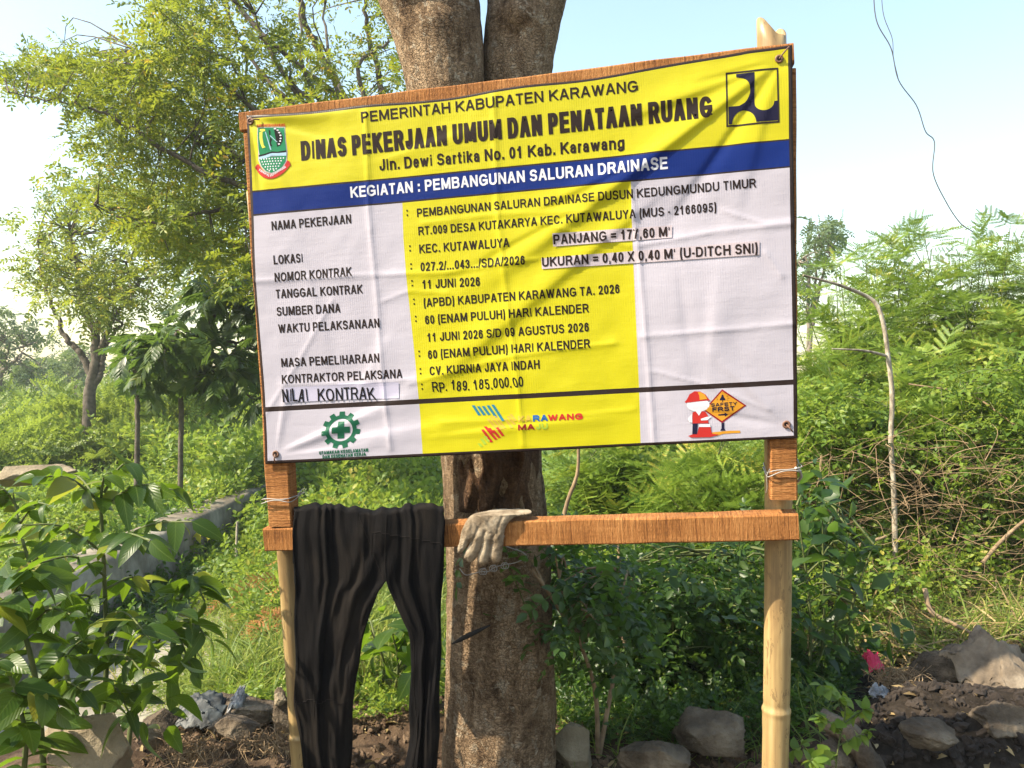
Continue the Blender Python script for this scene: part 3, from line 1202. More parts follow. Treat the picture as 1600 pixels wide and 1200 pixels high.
_O = el(.5, .5, .5, .5, 0, 345, 23)
GL = {
    'A': (1.0, [[(0, -.02), (.44, 1), (.56, 1), (1, -.02)], [(.2, .29), (.8, .29)]]),
    'B': (1.0, [[(.55, 0), (0, 0), (0, 1), (.55, 1)] + el(.6, .77, .34, .23, 75, -90, 8), [(.0, .54), (.62, .54)] + el(.6, .27, .40, .27, 80, -90, 8) + [(.3, 0)]]),
    'C': (1.0, [el(.5, .5, .5, .5, 38, 322, 20)]),
    'D': (1.0, [[(.45, 0), (0, 0), (0, 1), (.45, 1)] + el(.45, .5, .55, .5, 80, -90, 12)]),
    'E': (.93, [[(1, 0), (0, 0), (0, 1), (.96, 1)], [(0, .52), (.88, .52)]]),
    'F': (.85, [[(0, 0), (0, 1), (1, 1)], [(0, .5), (.85, .5)]]),
    'G': (1.09, [el(.5, .5, .5, .5, 42, 318, 19) + [(1, .14), (1, .46), (.55, .46)]]),
    'H': (1.0, [[(0, 0), (0, 1)], [(1, 0), (1, 1)], [(0, .53), (1, .53)]]),
    'I': (.39, [[(.5, 0), (.5, 1)]]),
    'J': (.78, [[(1, 1), (1, .3)] + el(.5, .29, .5, .29, -10, -180, 9)]),
    'K': (1.0, [[(0, 0), (0, 1)], [(.98, 1.02), (.08, .40)], [(.34, .60), (1.02, -.02)]]),
    'L': (.85, [[(0, 1), (0, 0), (1, 0)]]),
    'M': (1.16, [[(0, 0), (0, 1), (.07, 1), (.47, .08), (.53, .08), (.93, 1), (1, 1), (1, 0)]]),
    'N': (1.0, [[(0, 0), (0, 1), (.06, 1), (.94, 0), (1, 0), (1, 1)]]),
    'O': (1.09, [_O + [_O[0]]]),
    'P': (.93, [[(0, 0), (0, 1), (.55, 1)] + el(.6, .72, .40, .28, 80, -90, 9) + [(.05, .44)]]),
    'R': (1.0, [[(0, 0), (0, 1), (.55, 1)] + el(.6, .745, .36, .255, 80, -90, 9) + [(.05, .49)], [(.55, .49), (.72, .40), (1.02, -.02)]]),
    'S': (.93, [el(.5, .755, .47, .245, 20, 250, 11) + el(.5, .26, .5, .26, 75, -155, 11)]),
    'T': (.85, [[(0, 1), (1, 1)], [(.5, 1), (.5, 0)]]),
    'U': (1.0, [[(0, 1), (0, .32)] + el(.5, .32, .5, .32, 190, 350, 10) + [(1, .32), (1, 1)]]),
    'V': (.93, [[(0, 1.02), (.46, 0), (.54, 0), (1, 1.02)]]),
    'W': (1.32, [[(0, 1.02), (.23, .02), (.28, .02), (.48, .95), (.52, .95), (.72, .02), (.77, .02), (1, 1.02)]]),
    'X': (.93, [[(0, 1.02), (1, -.02)], [(1, 1.02), (0, -.02)]]),
    'Y': (.93, [[(0, 1.02), (.5, .42), (1, 1.02)], [(.5, .45), (.5, 0)]]),
    '0': (.78, [_O + [_O[0]]]),
    '1': (.78, [[(.12, .74), (.38, .83), (.52, 1), (.56, 1), (.56, 0)]]),
    '2': (.78, [el(.49, .72, .47, .28, 170, -25, 11) + [(.62, .36), (.04, .04), (.04, 0), (1, 0)]]),
    '3': (.78, [el(.47, .745, .44, .255, 165, -80, 10), el(.47, .27, .5, .27, 85, -165, 11)]),
    '4': (.78, [[(.76, 0), (.76, 1), (.70, 1), (0, .30), (0, .25), (1, .25)]]),
    '5': (.78, [[(.92, 1), (.18, 1), (.06, .50)] + el(.47, .32, .50, .32, 140, -160, 13)]),
    '6': (.78, [el(.52, .5, .50, .5, 40, 180, 9) + [(.02, .4)], el(.5, .32, .48, .32, 0, 345, 18) + [(.98, .32)]]),
    '7': (.78, [[(0, 1), (1, 1), (.55, .5), (.32, 0)]]),
    '8': (.78, [el(.5, .755, .43, .245, 0, 345, 16) + [(.93, .755)], el(.5, .265, .5, .265, 0, 345, 16) + [(1, .265)]]),
    '9': (.78, [el(.48, .5, .50, .5, 220, 360, 9) + [(.98, .6)], el(.5, .68, .48, .32, 0, 345, 18) + [(.98, .68)]]),
    'd': (.85, [[(1, 0), (1, 1)], el(.5, .34, .5, .36, 0, 345, 16) + [(1, .34)]]),
    'e': (.78, [[(0.02, .37), (1, .37)] + el(.5, .35, .5, .37, 5, 320, 15)]),
    'i': (.39, [[(.5, 0), (.5, .70)], [(.5, .94), (.5, 1.0)]]),
    'w': (1.09, [[(0, .72), (.23, .02), (.28, .02), (.48, .66), (.52, .66), (.72, .02), (.77, .02), (1, .72)]]),
    'a': (.78, [el(.46, .46, .44, .26, 165, 30, 7) + [(.90, .44), (.92, .0)], [(.9, .42), (.5, .38)] + el(.42, .19, .42, .19, 95, 345, 10)]),
    'r': (.54, [[(.05, 0), (.05, .72)], [(.05, .45), (.25, .64), (.55, .72), (.95, .70)]]),
    't': (.58, [[(.45, .95), (.45, .12), (.6, 0), (1, .0)], [(-.05, .70), (1, .70)]]),
    'k': (.78, [[(0, 0), (0, 1)], [(.9, .73), (.08, .28)], [(.35, .42), (1, -.02)]]),
    'l': (.39, [[(.5, 0), (.5, 1)]]),
    'n': (.85, [[(0, 0), (0, .72)], [(0, .45)] + el(.5, .44, .5, .28, 150, 10, 9) + [(1, .4), (1, 0)]]),
    'o': (.85, [el(.5, .35, .5, .37, 0, 345, 18) + [(1, .35)]]),
    'b': (.85, [[(0, 0), (0, 1)], el(.5, .34, .5, .36, 0, 345, 16) + [(1, .34)]]),
    'g': (.85, [[(1, .72), (1, -.05)] + el(.5, -.05, .5, .20, -5, -160, 8), el(.5, .36, .5, .35, 0, 345, 16) + [(1, .36)]]),
    '.': (.39, [[(.5, 0.0), (.5, .05)]]), ',': (.39, [[(.55, 0.05), (.55, 0), (.35, -.18)]]),
    ':': (.45, [[(.5, 0.0), (.5, .05)], [(.5, .60), (.5, .65)]]), '/': (.39, [[(-.9, -.06), (1.9, 1.06)]]),
    '-': (.46, [[(0, .36), (1, .36)]]), '=': (.82, [[(0, .32), (1, .32)], [(0, .66), (1, .66)]]),
    '(': (.46, [[(.9, 1.08), (.35, .8), (.15, .45), (.35, .05), (.9, -.22)]]), ')': (.46, [[(.1, 1.08), (.65, .8), (.85, .45), (.65, .05), (.1, -.22)]]),
    '\u2019': (.33, [[(.5, 1), (.5, .9), (.3, .72)]]), ' ': (.39, []),
}


def stroke(P, hw):
    P = [np.array(p, float) for p in P]
    closed = len(P) > 8 and np.linalg.norm(P[0] - P[-1]) < 1e-6
    if not closed:                                   # square ends
        d0, d1 = norm(P[0] - P[1]), norm(P[-1] - P[-2])
        P[0] = P[0] + d0 * hw * .98
        P[-1] = P[-1] + d1 * hw * .98
    # subdivide long spans so that the ink follows the creases
    Q = []
    for p, q in zip(P[:-1], P[1:]):
        k = max(1, int(np.linalg.norm(q - p) / .0045))
        Q += [p + (q - p) * i / k for i in range(k)]
    if not closed:
        Q.append(P[-1])
    Q = np.array(Q)
    n = len(Q)
    A = Q - np.roll(Q, 1, 0)
    B = np.roll(Q, -1, 0) - Q
    if not closed:
        A[0], B[-1] = B[0], A[-1]
    nA = norm(np.stack([-A[:, 1], A[:, 0]], 1))
    nB = norm(np.stack([-B[:, 1], B[:, 0]], 1))
    m = norm(nA + nB)
    k = np.minimum(1.5, 1 / np.maximum(.3, (m * nA).sum(1)))
    off = m * (k * hw)[:, None]
    V = np.concatenate([Q + off, Q, Q - off])
    F = []
    for i in range(n if closed else n - 1):
        j = (i + 1) % n
        F.append((i, j, n + j, n + i))
        F.append((n + i, n + j, 2 * n + j, 2 * n + i))
    return V, F


def line(body, q0, q1, cap, mat=None, bold=.012, lift=.0005, parent=None, wob=0, spacing=1.0, name="lettering"):
    """lettering on the sheet between two photo pixels (ends of the base line), cap height in photo pixels"""
    p0, p1 = sl(*q0), sl(*q1)
    s = np.linalg.norm(p1 - p0) / math.hypot(q1[0] - q0[0], q1[1] - q0[1])
    H = cap * s
    hw = H * (.072 + bold * 1.7)                       # half stroke
    adv = [GL[c][0] for c in body]
    side = .075 * spacing
    tot = sum(adv) - 2 * side
    L = np.linalg.norm(p1 - p0)
    ux = (p1 - p0) / L
    uy = np.array([-ux[1], ux[0]])
    sx = L / tot
    x = -side
    mb = MB()
    nst = 0
    wr = np.random.default_rng(len(body))
    for c in body:
        a, strokes = GL[c]
        x0, x1 = (x + side) * sx, (x + a - side) * sx
        hx = min(hw, (x1 - x0) * {'M': .155, 'W': .13, 'N': .215, 'A': .235}.get(c, .34))
        tw = wr.normal(size=3) * wob
        for st in strokes:
            P = [(x0 + hx + px_ * (x1 - x0 - 2 * hx), hw + py_ * (H - 2 * hw)) for px_, py_ in st]
            if c in ".:":
                hx = hw
            V, F = stroke(P, hx)
            lo = -.25 * H if c in "g,()/" else 0
            V[:, 1] = np.clip(V[:, 1], lo, H * (1.1 if c in "()/" else 1))
            if wob:
                V = V + np.stack([tw[0] * H * (V[:, 1] / H - .5) * 2 + tw[1] * H * .5, tw[2] * H + 0 * V[:, 0]], 1)
            W2 = p0 + V[:, :1] * ux + V[:, 1:] * uy
            nst += 1
            mb.add(on_sheet(W2[:, 0], W2[:, 1], lift + .00005 * (nst % 4)), F)
        x += a
    o = mb.build(name, mat or M_INK)
    if sum(p.normal.y * p.area for p in o.data.polygons) > 0:
        o.data.flip_normals()
    o.parent = parent or BAN
    return o


HEAVY = .020
line("PEMERINTAH KABUPATEN KARAWANG", (566.3, 192.8), (997, 144.2), 16.6, bold=.009)
line("DINAS PEKERJAAN UMUM DAN PENATAAN RUANG", (472.3, 252), (1113, 184.6), 31.5, M_INK, HEAVY, spacing=.8)
line("Jln. Dewi Sartika No. 01 Kab. Karawang", (594, 267.5), (976, 233.2), 18, bold=.012)
line("KEGIATAN : PEMBANGUNAN SALURAN DRAINASE", (549.5, 309.8), (1043.6, 264.7), 17.5, M_INKW, .012)
for t, a, b in (("NAMA PEKERJAAN", (427.2, 360.6), (550.2, 349.3)), ("LOKASI", (430.1, 413.6), (475.2, 410.3)),
                ("NOMOR KONTRAK", (431.5, 440.7), (551.2, 431.4)), ("TANGGAL KONTRAK", (432.9, 466.6), (567.8, 458.7)),
                ("SUMBER DANA", (434.3, 493.9), (532.9, 488.3)), ("WAKTU PELAKSANAAN", (436.9, 520.6), (594.6, 511.6)),
                ("MASA PEMELIHARAAN", (441.1, 573.6), (594.6, 566)), ("KONTRAKTOR PELAKSANA", (442, 599.5), (629.8, 590.5))):
    line(t, a, b, 13.2, bold=.007)
for t, a, b in (("PEMBANGUNAN SALURAN DRAINASE DUSUN KEDUNGMUNDU TIMUR", (652.5, 339.5), (1181, 293.4)),
                ("RT.009 DESA KUTAKARYA KEC. KUTAWALUYA (MUS - 2166095)", (654.6, 368), (1119.6, 330.9)),
                ("KEC. KUTAWALUYA", (656, 396.2), (796.8, 386.3)), ("027.2/...043.../SDA/2026", (658.2, 424.3), (821.3, 413.9)),
                ("11 JUNI 2026", (660.8, 451.7), (750.9, 446.9)), ("(APBD) KABUPATEN KARAWANG TA. 2026", (663, 480.1), (968.4, 458.1)),
                ("60 (ENAM PULUH) HARI KALENDER", (665.3, 506.8), (920.2, 488.3)), ("11 JUNI 2026 S/D 09 AGUSTUS 2026", (668.6, 534.2), (920.5, 517.8)),
                ("60 (ENAM PULUH) HARI KALENDER", (670, 560.9), (922.5, 543.5)), ("CV. KURNIA JAYA INDAH", (672.9, 586.3), (844.2, 575.8))):
    line(t, a, b, 13.6, bold=.007)
for (x, y) in ((636.8, 338), (641.3, 393.4), (643.3, 421.5), (645, 447.7), (647.8, 476.4), (650.6, 503.2), (656, 557.5), (658.2, 584.9), (661, 608.8)):
    line(":", (x - 1.2, y), (x + 1.6, y - .2), 13.5, bold=.004)
line("RP. 189. 185.000.00", (676.5, 612.4), (818.7, 604.6), 15.5, M_INKB, -.002, wob=.05)


# ---- flat shapes
def shape(loops, name, mat, lift, parent=None, fn=None, step=.006):
    """each loop a list of pixels (or local points when fn is None is False)"""
    bm = bmesh.new()
    for lp in loops:
        pts = [fn(*p) if fn else sl(*p) for p in lp]
        vs = [bm.verts.new((p[0], p[1], 0)) for p in pts]
        try:
            f = bm.faces.new(vs)
        except ValueError:
            continue
        bmesh.ops.triangulate(bm, faces=[f], ngon_method='EAR_CLIP')
    return cut_and_lay(bm, name, mat, lift, parent or BAN, step)


def bez(*pts, n=8):
    return [tuple(p) for p in smooth_path(pts, n)]


def arc(cx, cy, r, a0, a1, n=12, ry=None):
    return [(cx + r * math.cos(math.radians(a0 + (a1 - a0) * i / n)), cy + (ry or r) * math.sin(math.radians(a0 + (a1 - a0) * i / n))) for i in range(n + 1)]


# tape patch with handwriting
tp = shape([[(446, 606), (527, 601), (530, 598.5), (624, 597), (625, 622), (545, 624), (446, 629)]], "tape", M_TAPE, .0012)
line("NILAI", (444.2, 628), (481.5, 626.8), 19, M_INKB, -.004, .0020, wob=.04)
line("KONTRAK", (497.5, 626.2), (588, 623.2), 18.5, M_INKB, -.004, .0020, wob=.04)
# two paper stickers with print of their own
st = shape([[(864, 365.5), (1050, 352), (1050, 371.4), (865, 385.8)]], "sticker", M_STICK, .0016)
st["label"] = "upper pale sticker with the length"
line("PANJANG = 177,60 M’", (866, 382.6), (1047, 369.4), 15.2, M_INK, .010, .0022, parent=st)
st = shape([[(846.5, 404), (1186, 376.5), (1186, 398.5), (847.5, 420.8)]], "sticker", M_STICK, .0016)
st["label"] = "lower pale sticker with the ditch size"
line("UKURAN = 0,40 X 0,40 M’ (U-DITCH SNI)", (848, 417.4), (1183.5, 395.8), 15.6, M_INK, .010, .0022, parent=st)


# square works emblem, corner logo
def pu(x, y):
    c = [sl(1133.4, 114.8), sl(1215.6, 106.3), sl(1217.6, 192.4), sl(1134.6, 199.6)]
    return (c[0] * (1 - x) + c[1] * x) * (1 - y) + (c[3] * (1 - x) + c[2] * x) * y


b_ = .032
logo = shape([[(0, 0), (1, 0), (1 - b_, b_), (b_, b_)], [(1, 0), (1, 1), (1 - b_, 1 - b_), (1 - b_, b_)],
              [(1, 1), (0, 1), (b_, 1 - b_), (1 - b_, 1 - b_)], [(0, 1), (0, 0), (b_, b_), (b_, 1 - b_)]], "square_logo", M_DARK, .0005, fn=pu)
body = [(.20, .045), (.545, .045), (.548, .12), (.545, .20), (.54, .58)] + arc(.725, .60, .185, 180, 0, 14, .155)[1:] + [(.91, .60), (.975, .60), (.975, .955), (.565, .955)] \
    + arc(.335, .955, .225, 0, -180, 16, .235)[1:] + [(.045, .955), (.045, .63), (.25, .63)] + bez((.25, .63), (.38, .56), (.46, .40), (.44, .24), (.36, .15), (.20, .105), n=14)[1:]
shape([body], "logo_figure", M_NAVY, .0005, parent=BAN, fn=pu)
# safety gear
gc = (534, 671.5)


def gearpx(x, y):
    return sl(gc[0] + x * 30.3 + y * -1.2, gc[1] + y * 29.0 - x * 1.6)


outer = []
for i in range(11):
    a0 = 360 / 11 * i - 90
    for d, r in ((-10.5, .80), (-7.5, 1.0), (7.5, 1.0), (10.5, .80)):
        outer.append((r * math.cos(math.radians(a0 + d)), r * math.sin(math.radians(a0 + d))))
ringl = []
n44 = len(outer)
inner = [(.60 * math.cos(math.radians(360 * i / n44 - 90 - 10.5)), .60 * math.sin(math.radians(360 * i / n44 - 90 - 10.5))) for i in range(n44)]
for i in range(n44):
    j = (i + 1) % n44
    ringl.append([outer[i], outer[j], inner[j], inner[i]])
shape(ringl, "gear_logo", M_GREEN, .0005, fn=gearpx)
c1, c2 = .17, .46
shape([[(-c1, -c2), (c1, -c2), (c1, -c1), (c2, -c1), (c2, c1), (c1, c1), (c1, c2), (-c1, c2), (-c1, c1), (-c2, c1), (-c2, -c1), (-c1, -c1)]], "gear_cross", M_GREEN, .0005, fn=gearpx)
line("UTAMAKAN KESELAMATAN", (500.5, 710), (577, 705), 5.2, M_GREEN, .03)
line("DAN KESEHATAN KERJA", (505.6, 716.2), (573.4, 711.4), 5.2, M_GREEN, .03)


# striped town logo (coordinates of an enlarged view, 460 px wide region at 480,620)
def kz(x, y):
    return sl(480 + x * .2875, 620 + y * .2875)


def stripes(lst):
    w_ = 8
    return [[(x0, y0), (x0 + w_ * 2, y0 - 1), (x1 + w_ * 2, y1 - 1), (x1, y1)] for x0, y0, x1, y1 in lst]


shape(stripes([(896, 46, 932, 100), (924, 51, 958, 99), (950, 50, 984, 98), (976, 46, 1022, 112), (1002, 42, 1060, 130)]), "stripe_logo", M_TEAL, .0005, fn=kz)
shape(stripes([(962, 160, 1022, 232), (948, 176, 998, 246), (984, 168, 1006, 196), (1006, 180, 1040, 222), (1026, 164, 1060, 212)]), "stripe_logo", M_RED, .0005, fn=kz)
shape(stripes([(976, 118, 1030, 180), (992, 106, 1052, 176), (1010, 98, 1070, 170), (1070, 118, 1108, 168), (1086, 104, 1122, 150), (1100, 94, 1128, 130)]), "stripe_logo", M_FADE, .0005, fn=kz)
shape(stripes([(928, 252, 944, 270), (942, 226, 964, 258), (960, 212, 984, 244)]), "stripe_logo", M_FADEG, .0005, fn=kz)
for t, x0, x1, m_ in (("KA", 1150, 1222, M_FADE), ("RA", 1230, 1310, M_MBLUE), ("WANG", 1313, 1500, M_RED)):
    line(t, (480 + x0 * .2875, 620 + (137 - (x0 - 1150) * .045) * .2875), (480 + x1 * .2875, 620 + (137 - (x1 - 1150) * .045) * .2875), 10, m_, .04)
for t, x0, x1, m_ in (("MA", 1150, 1238, M_MAROON), ("JU", 1248, 1312, M_FADEG)):
    line(t, (480 + x0 * .2875, 620 + (181 - (x0 - 1150) * .05) * .2875), (480 + x1 * .2875, 620 + (181 - (x1 - 1150) * .05) * .2875), 9.2, m_, .04)


# regency crest (enlarged view, 100 px wide region at 380,180)
def ez(x, y):
    return sl(380 + x * .0917, 180 + y * .0917)


def oval(cx, cy, rx_, ry_, n=8):
    return arc(cx, cy, rx_, 0, 360 - 360 / n, n - 1, ry_)


cream = [(258, 215), (722, 200), (740, 420), (768, 640), (762, 780), (700, 900), (600, 980), (500, 1008), (400, 975), (320, 890), (270, 770), (275, 600), (262, 400)]
crest = shape([cream], "crest", M_STICK, .0004, fn=ez)
shape([[(270, 228), (712, 214), (728, 430), (752, 618), (520, 640), (300, 690), (284, 600), (275, 400)],
       [(290, 760), (520, 715), (752, 700), (740, 790), (680, 890), (590, 965), (500, 992), (410, 960), (335, 880)]], "crest_field", M_EMG, .0008, fn=ez)
shape([[(284, 690), (400, 665), (510, 625), (600, 632), (750, 605), (752, 640), (620, 655), (510, 655), (400, 695), (286, 722)]], "crest_band", M_INKB, .0011, fn=ez)
shape([[(286, 722), (400, 695), (510, 655), (620, 655), (752, 640), (754, 700), (640, 700), (520, 700), (400, 745), (290, 755)]], "crest_band", M_LBLUE, .0011, fn=ez)
dots = []
for r_, (y0, x0, x1, nn) in enumerate([(760, 330, 705, 9), (805, 345, 665, 8), (850, 365, 640, 7), (895, 400, 625, 6), (938, 440, 590, 4), (965, 470, 550, 2)]):
    for i in range(nn):
        x = x0 + (x1 - x0) * i / (nn - 1)
        dots.append(oval(x, y0 - (x - 330) * .06, 13, 14, 6))
shape(dots, "crest_grain", M_INKW, .0011, fn=ez)
shape([[(300, 300), (350, 290), (350, 400), (375, 520), (405, 560), (350, 575), (320, 500), (300, 400)], oval(350, 265, 50, 26)], "crest_rice", M_YLW, .0011, fn=ez)
shape([[(455, 255), (485, 280), (480, 380), (510, 420), (490, 480), (515, 540), (480, 535), (470, 460), (480, 400), (462, 330)],
       [(595, 545), (650, 520), (685, 450), (690, 370), (660, 300), (600, 240), (540, 225), (620, 290), (640, 370), (635, 440), (610, 500)]], "crest_blade", M_INKB, .0011, fn=ez)
shape([oval(560, 240, 22, 13), oval(605, 265, 20, 13), oval(632, 305, 20, 14), oval(652, 352, 18, 14), oval(655, 405, 17, 14), oval(648, 450, 17, 14), oval(628, 500, 20, 12)], "crest_cotton", M_INKW, .0014, fn=ez)
shape([[(270, 235), (400, 240), (500, 620), (470, 640), (380, 420)][:0] or [(395, 300), (480, 600), (500, 600), (405, 290)], [(470, 360), (600, 480), (606, 468), (475, 345)]], "crest_line", M_LBLUE, .0011, fn=ez)
rib_o = bez((218, 905), (300, 1020), (400, 1080), (520, 1090), (640, 1045), (740, 960), (825, 850), n=18)
rib_i = bez((285, 850), (340, 930), (420, 990), (510, 1008), (610, 985), (700, 900), (768, 780), n=18)
shape([[rib_o[i], rib_o[i + 1], rib_i[i + 1], rib_i[i]] for i in range(17)] + [[(218, 905), (285, 850), (262, 835), (220, 880)], [(825, 885), (768, 780), (800, 785), (822, 840)]],
      "crest_ribbon", M_RED, .0011, fn=ez)
line("PANGKAL", tuple(np.array((380, 180)) + np.array((285, 955)) * .0917), tuple(np.array((380, 180)) + np.array((470, 1062)) * .0917), 3.6, M_INKW, .004, .0014)
line("PERJUANGAN", tuple(np.array((380, 180)) + np.array((500, 1065)) * .0917), tuple(np.array((380, 180)) + np.array((750, 905)) * .0917), 3.6, M_INKW, .004, .0014)
line("KABUPATEN KARAWANG", tuple(np.array((380, 180)) + np.array((250, 215)) * .0917), tuple(np.array((380, 180)) + np.array((728, 196)) * .0917), 4.2, M_RED, .01, .0009)


# safety picture (enlarged view, 160 px wide region at 1040,590)
def sz(x, y):
    return sl(1040 + x * .1, 590 + y * .1)


shape([[(880, 178), (1258, 432), (880, 708), (590, 505)]], "safety_sign", M_MAROON, .0005, fn=sz)
shape([[(880, 208), (1222, 434), (880, 674), (622, 503)]], "safety_sign", M_ORANGE, .0008, fn=sz)
shape([[(870, 700), (915, 700), (915, 790), (935, 825), (850, 825), (870, 790)]], "sign_pole", M_NAVY, .0005, fn=sz)
shape([[(720, 850), (1000, 825), (1160, 825), (1165, 860), (900, 875), (800, 905), (720, 905)]], "barrier_bar", M_ORANGE, .0005, fn=sz)
shape([[(840, 350), (850, 320), (865, 300), (872, 270), (885, 258), (898, 270), (905, 300), (922, 320), (932, 350), (890, 350), (896, 372), (876, 372), (884, 350)]] +
      [[(885 + 70 * math.cos(t), 315 + 55 * math.sin(t)), (885 + 74 * math.cos(t + .08), 315 + 58 * math.sin(t + .08)), (885 + 105 * math.cos(t + .05), 315 + 82 * math.sin(t + .05)), (885 + 102 * math.cos(t), 315 + 80 * math.sin(t))]
       for t in (2.7, 3.14, 3.6, -.5, 0, .45)], "sign_bell", M_NAVY, .0011, fn=sz)
s_ = lambda x, y: (1040 + x * .1, 590 + y * .1)
line("SAFETY", s_(708, 452), s_(1112, 428), 5.6, M_NAVY, .02, .0011)
line("FRST", s_(730, 532), s_(1075, 508), 7.2, M_NAVY, .025, .0011)
shape([[(820, 570), (920, 562), (918, 540), (972, 572), (925, 608), (922, 586), (822, 590)]], "sign_arrow", M_NAVY, .0011, fn=sz)
shape([oval(505, 420, 180, 110, 18)], "figure_head", M_INKW, .0008, fn=sz)
shape([[(300, 372), (330, 340), (370, 260), (450, 210), (540, 215), (620, 260), (660, 320), (695, 352), (560, 362), (420, 378), (310, 392)]], "figure_hat", M_RED, .0011, fn=sz)
shape([[(500, 225), (540, 222), (610, 262), (650, 330), (530, 345), (525, 280)]], "figure_hat", M_ORANGE, .0014, fn=sz)
shape([[(420, 540), (480, 520), (520, 590), (560, 520), (620, 530), (660, 590), (668, 710), (410, 710)]], "figure_vest", M_RED, .0008, fn=sz)
shape([[(340, 640), (410, 560), (415, 700), (370, 690)], [(548, 640), (640, 610), (720, 600), (650, 660), (552, 665)], [(470, 525), (520, 590), (560, 525)]], "figure_arm", M_INKW, .0011, fn=sz)
shape([[(420, 710), (500, 710), (490, 880), (415, 880)]], "figure_leg", M_NAVY, .0008, fn=sz)
shape([[(350, 905), (420, 880), (490, 880), (530, 720), (690, 720), (720, 870), (830, 885), (700, 925), (400, 930)]], "traffic_cone", M_RED, .0011, fn=sz)
shape([[(520, 765), (530, 722), (690, 722), (700, 765)]], "traffic_cone", M_INKW, .0014, fn=sz)

# eyelets with nails
for (x, y, nx, ny) in ((392.5, 190, 408, 188), (1217, 93, 1232, 75), (432, 709, 432, 722), (1228.5, 663, 1238, 674)):
    p = sl(x, y)
    o2 = on_sheet(np.array([p[0]]), np.array([p[1]]), .0022)[0]
    mb = MB()
    R, r_ = .0062, .0024
    V, F = [], []
    for i in range(16):
        for j in range(8):
            a_, c_ = 2 * math.pi * i / 16, 2 * math.pi * j / 8
            V.append((o2[0] + (R + r_ * math.cos(c_)) * math.cos(a_), o2[1] + r_ * .6 * math.sin(c_), o2[2] + (R + r_ * math.cos(c_)) * math.sin(a_)))
            F.append((i * 8 + j, i * 8 + (j + 1) % 8, ((i + 1) % 16) * 8 + (j + 1) % 8, ((i + 1) % 16) * 8 + j))
    mb.add(V, F)
    # dark hole
    V = [(o2[0], o2[1] - .0002, o2[2])] + [(o2[0] + R * math.cos(2 * math.pi * i / 16), o2[1] - .0002, o2[2] + R * math.sin(2 * math.pi * i / 16)) for i in range(16)]
    mb.add(V, [(0, 1 + (i + 1) % 16, 1 + i) for i in range(16)], 1)
    q = sl(nx, ny)
    o3 = on_sheet(np.array([q[0]]), np.array([q[1]]), .003)[0]
    tube(mb, smooth_path([o2 + [0, -.002, 0], (o2 + o3) / 2 + [0, -.007, 0], o3], 8), .0016, 6, 0)
    e = mb.build("eyelet", [M_EYE, M_INKB])
    e.parent = BAN


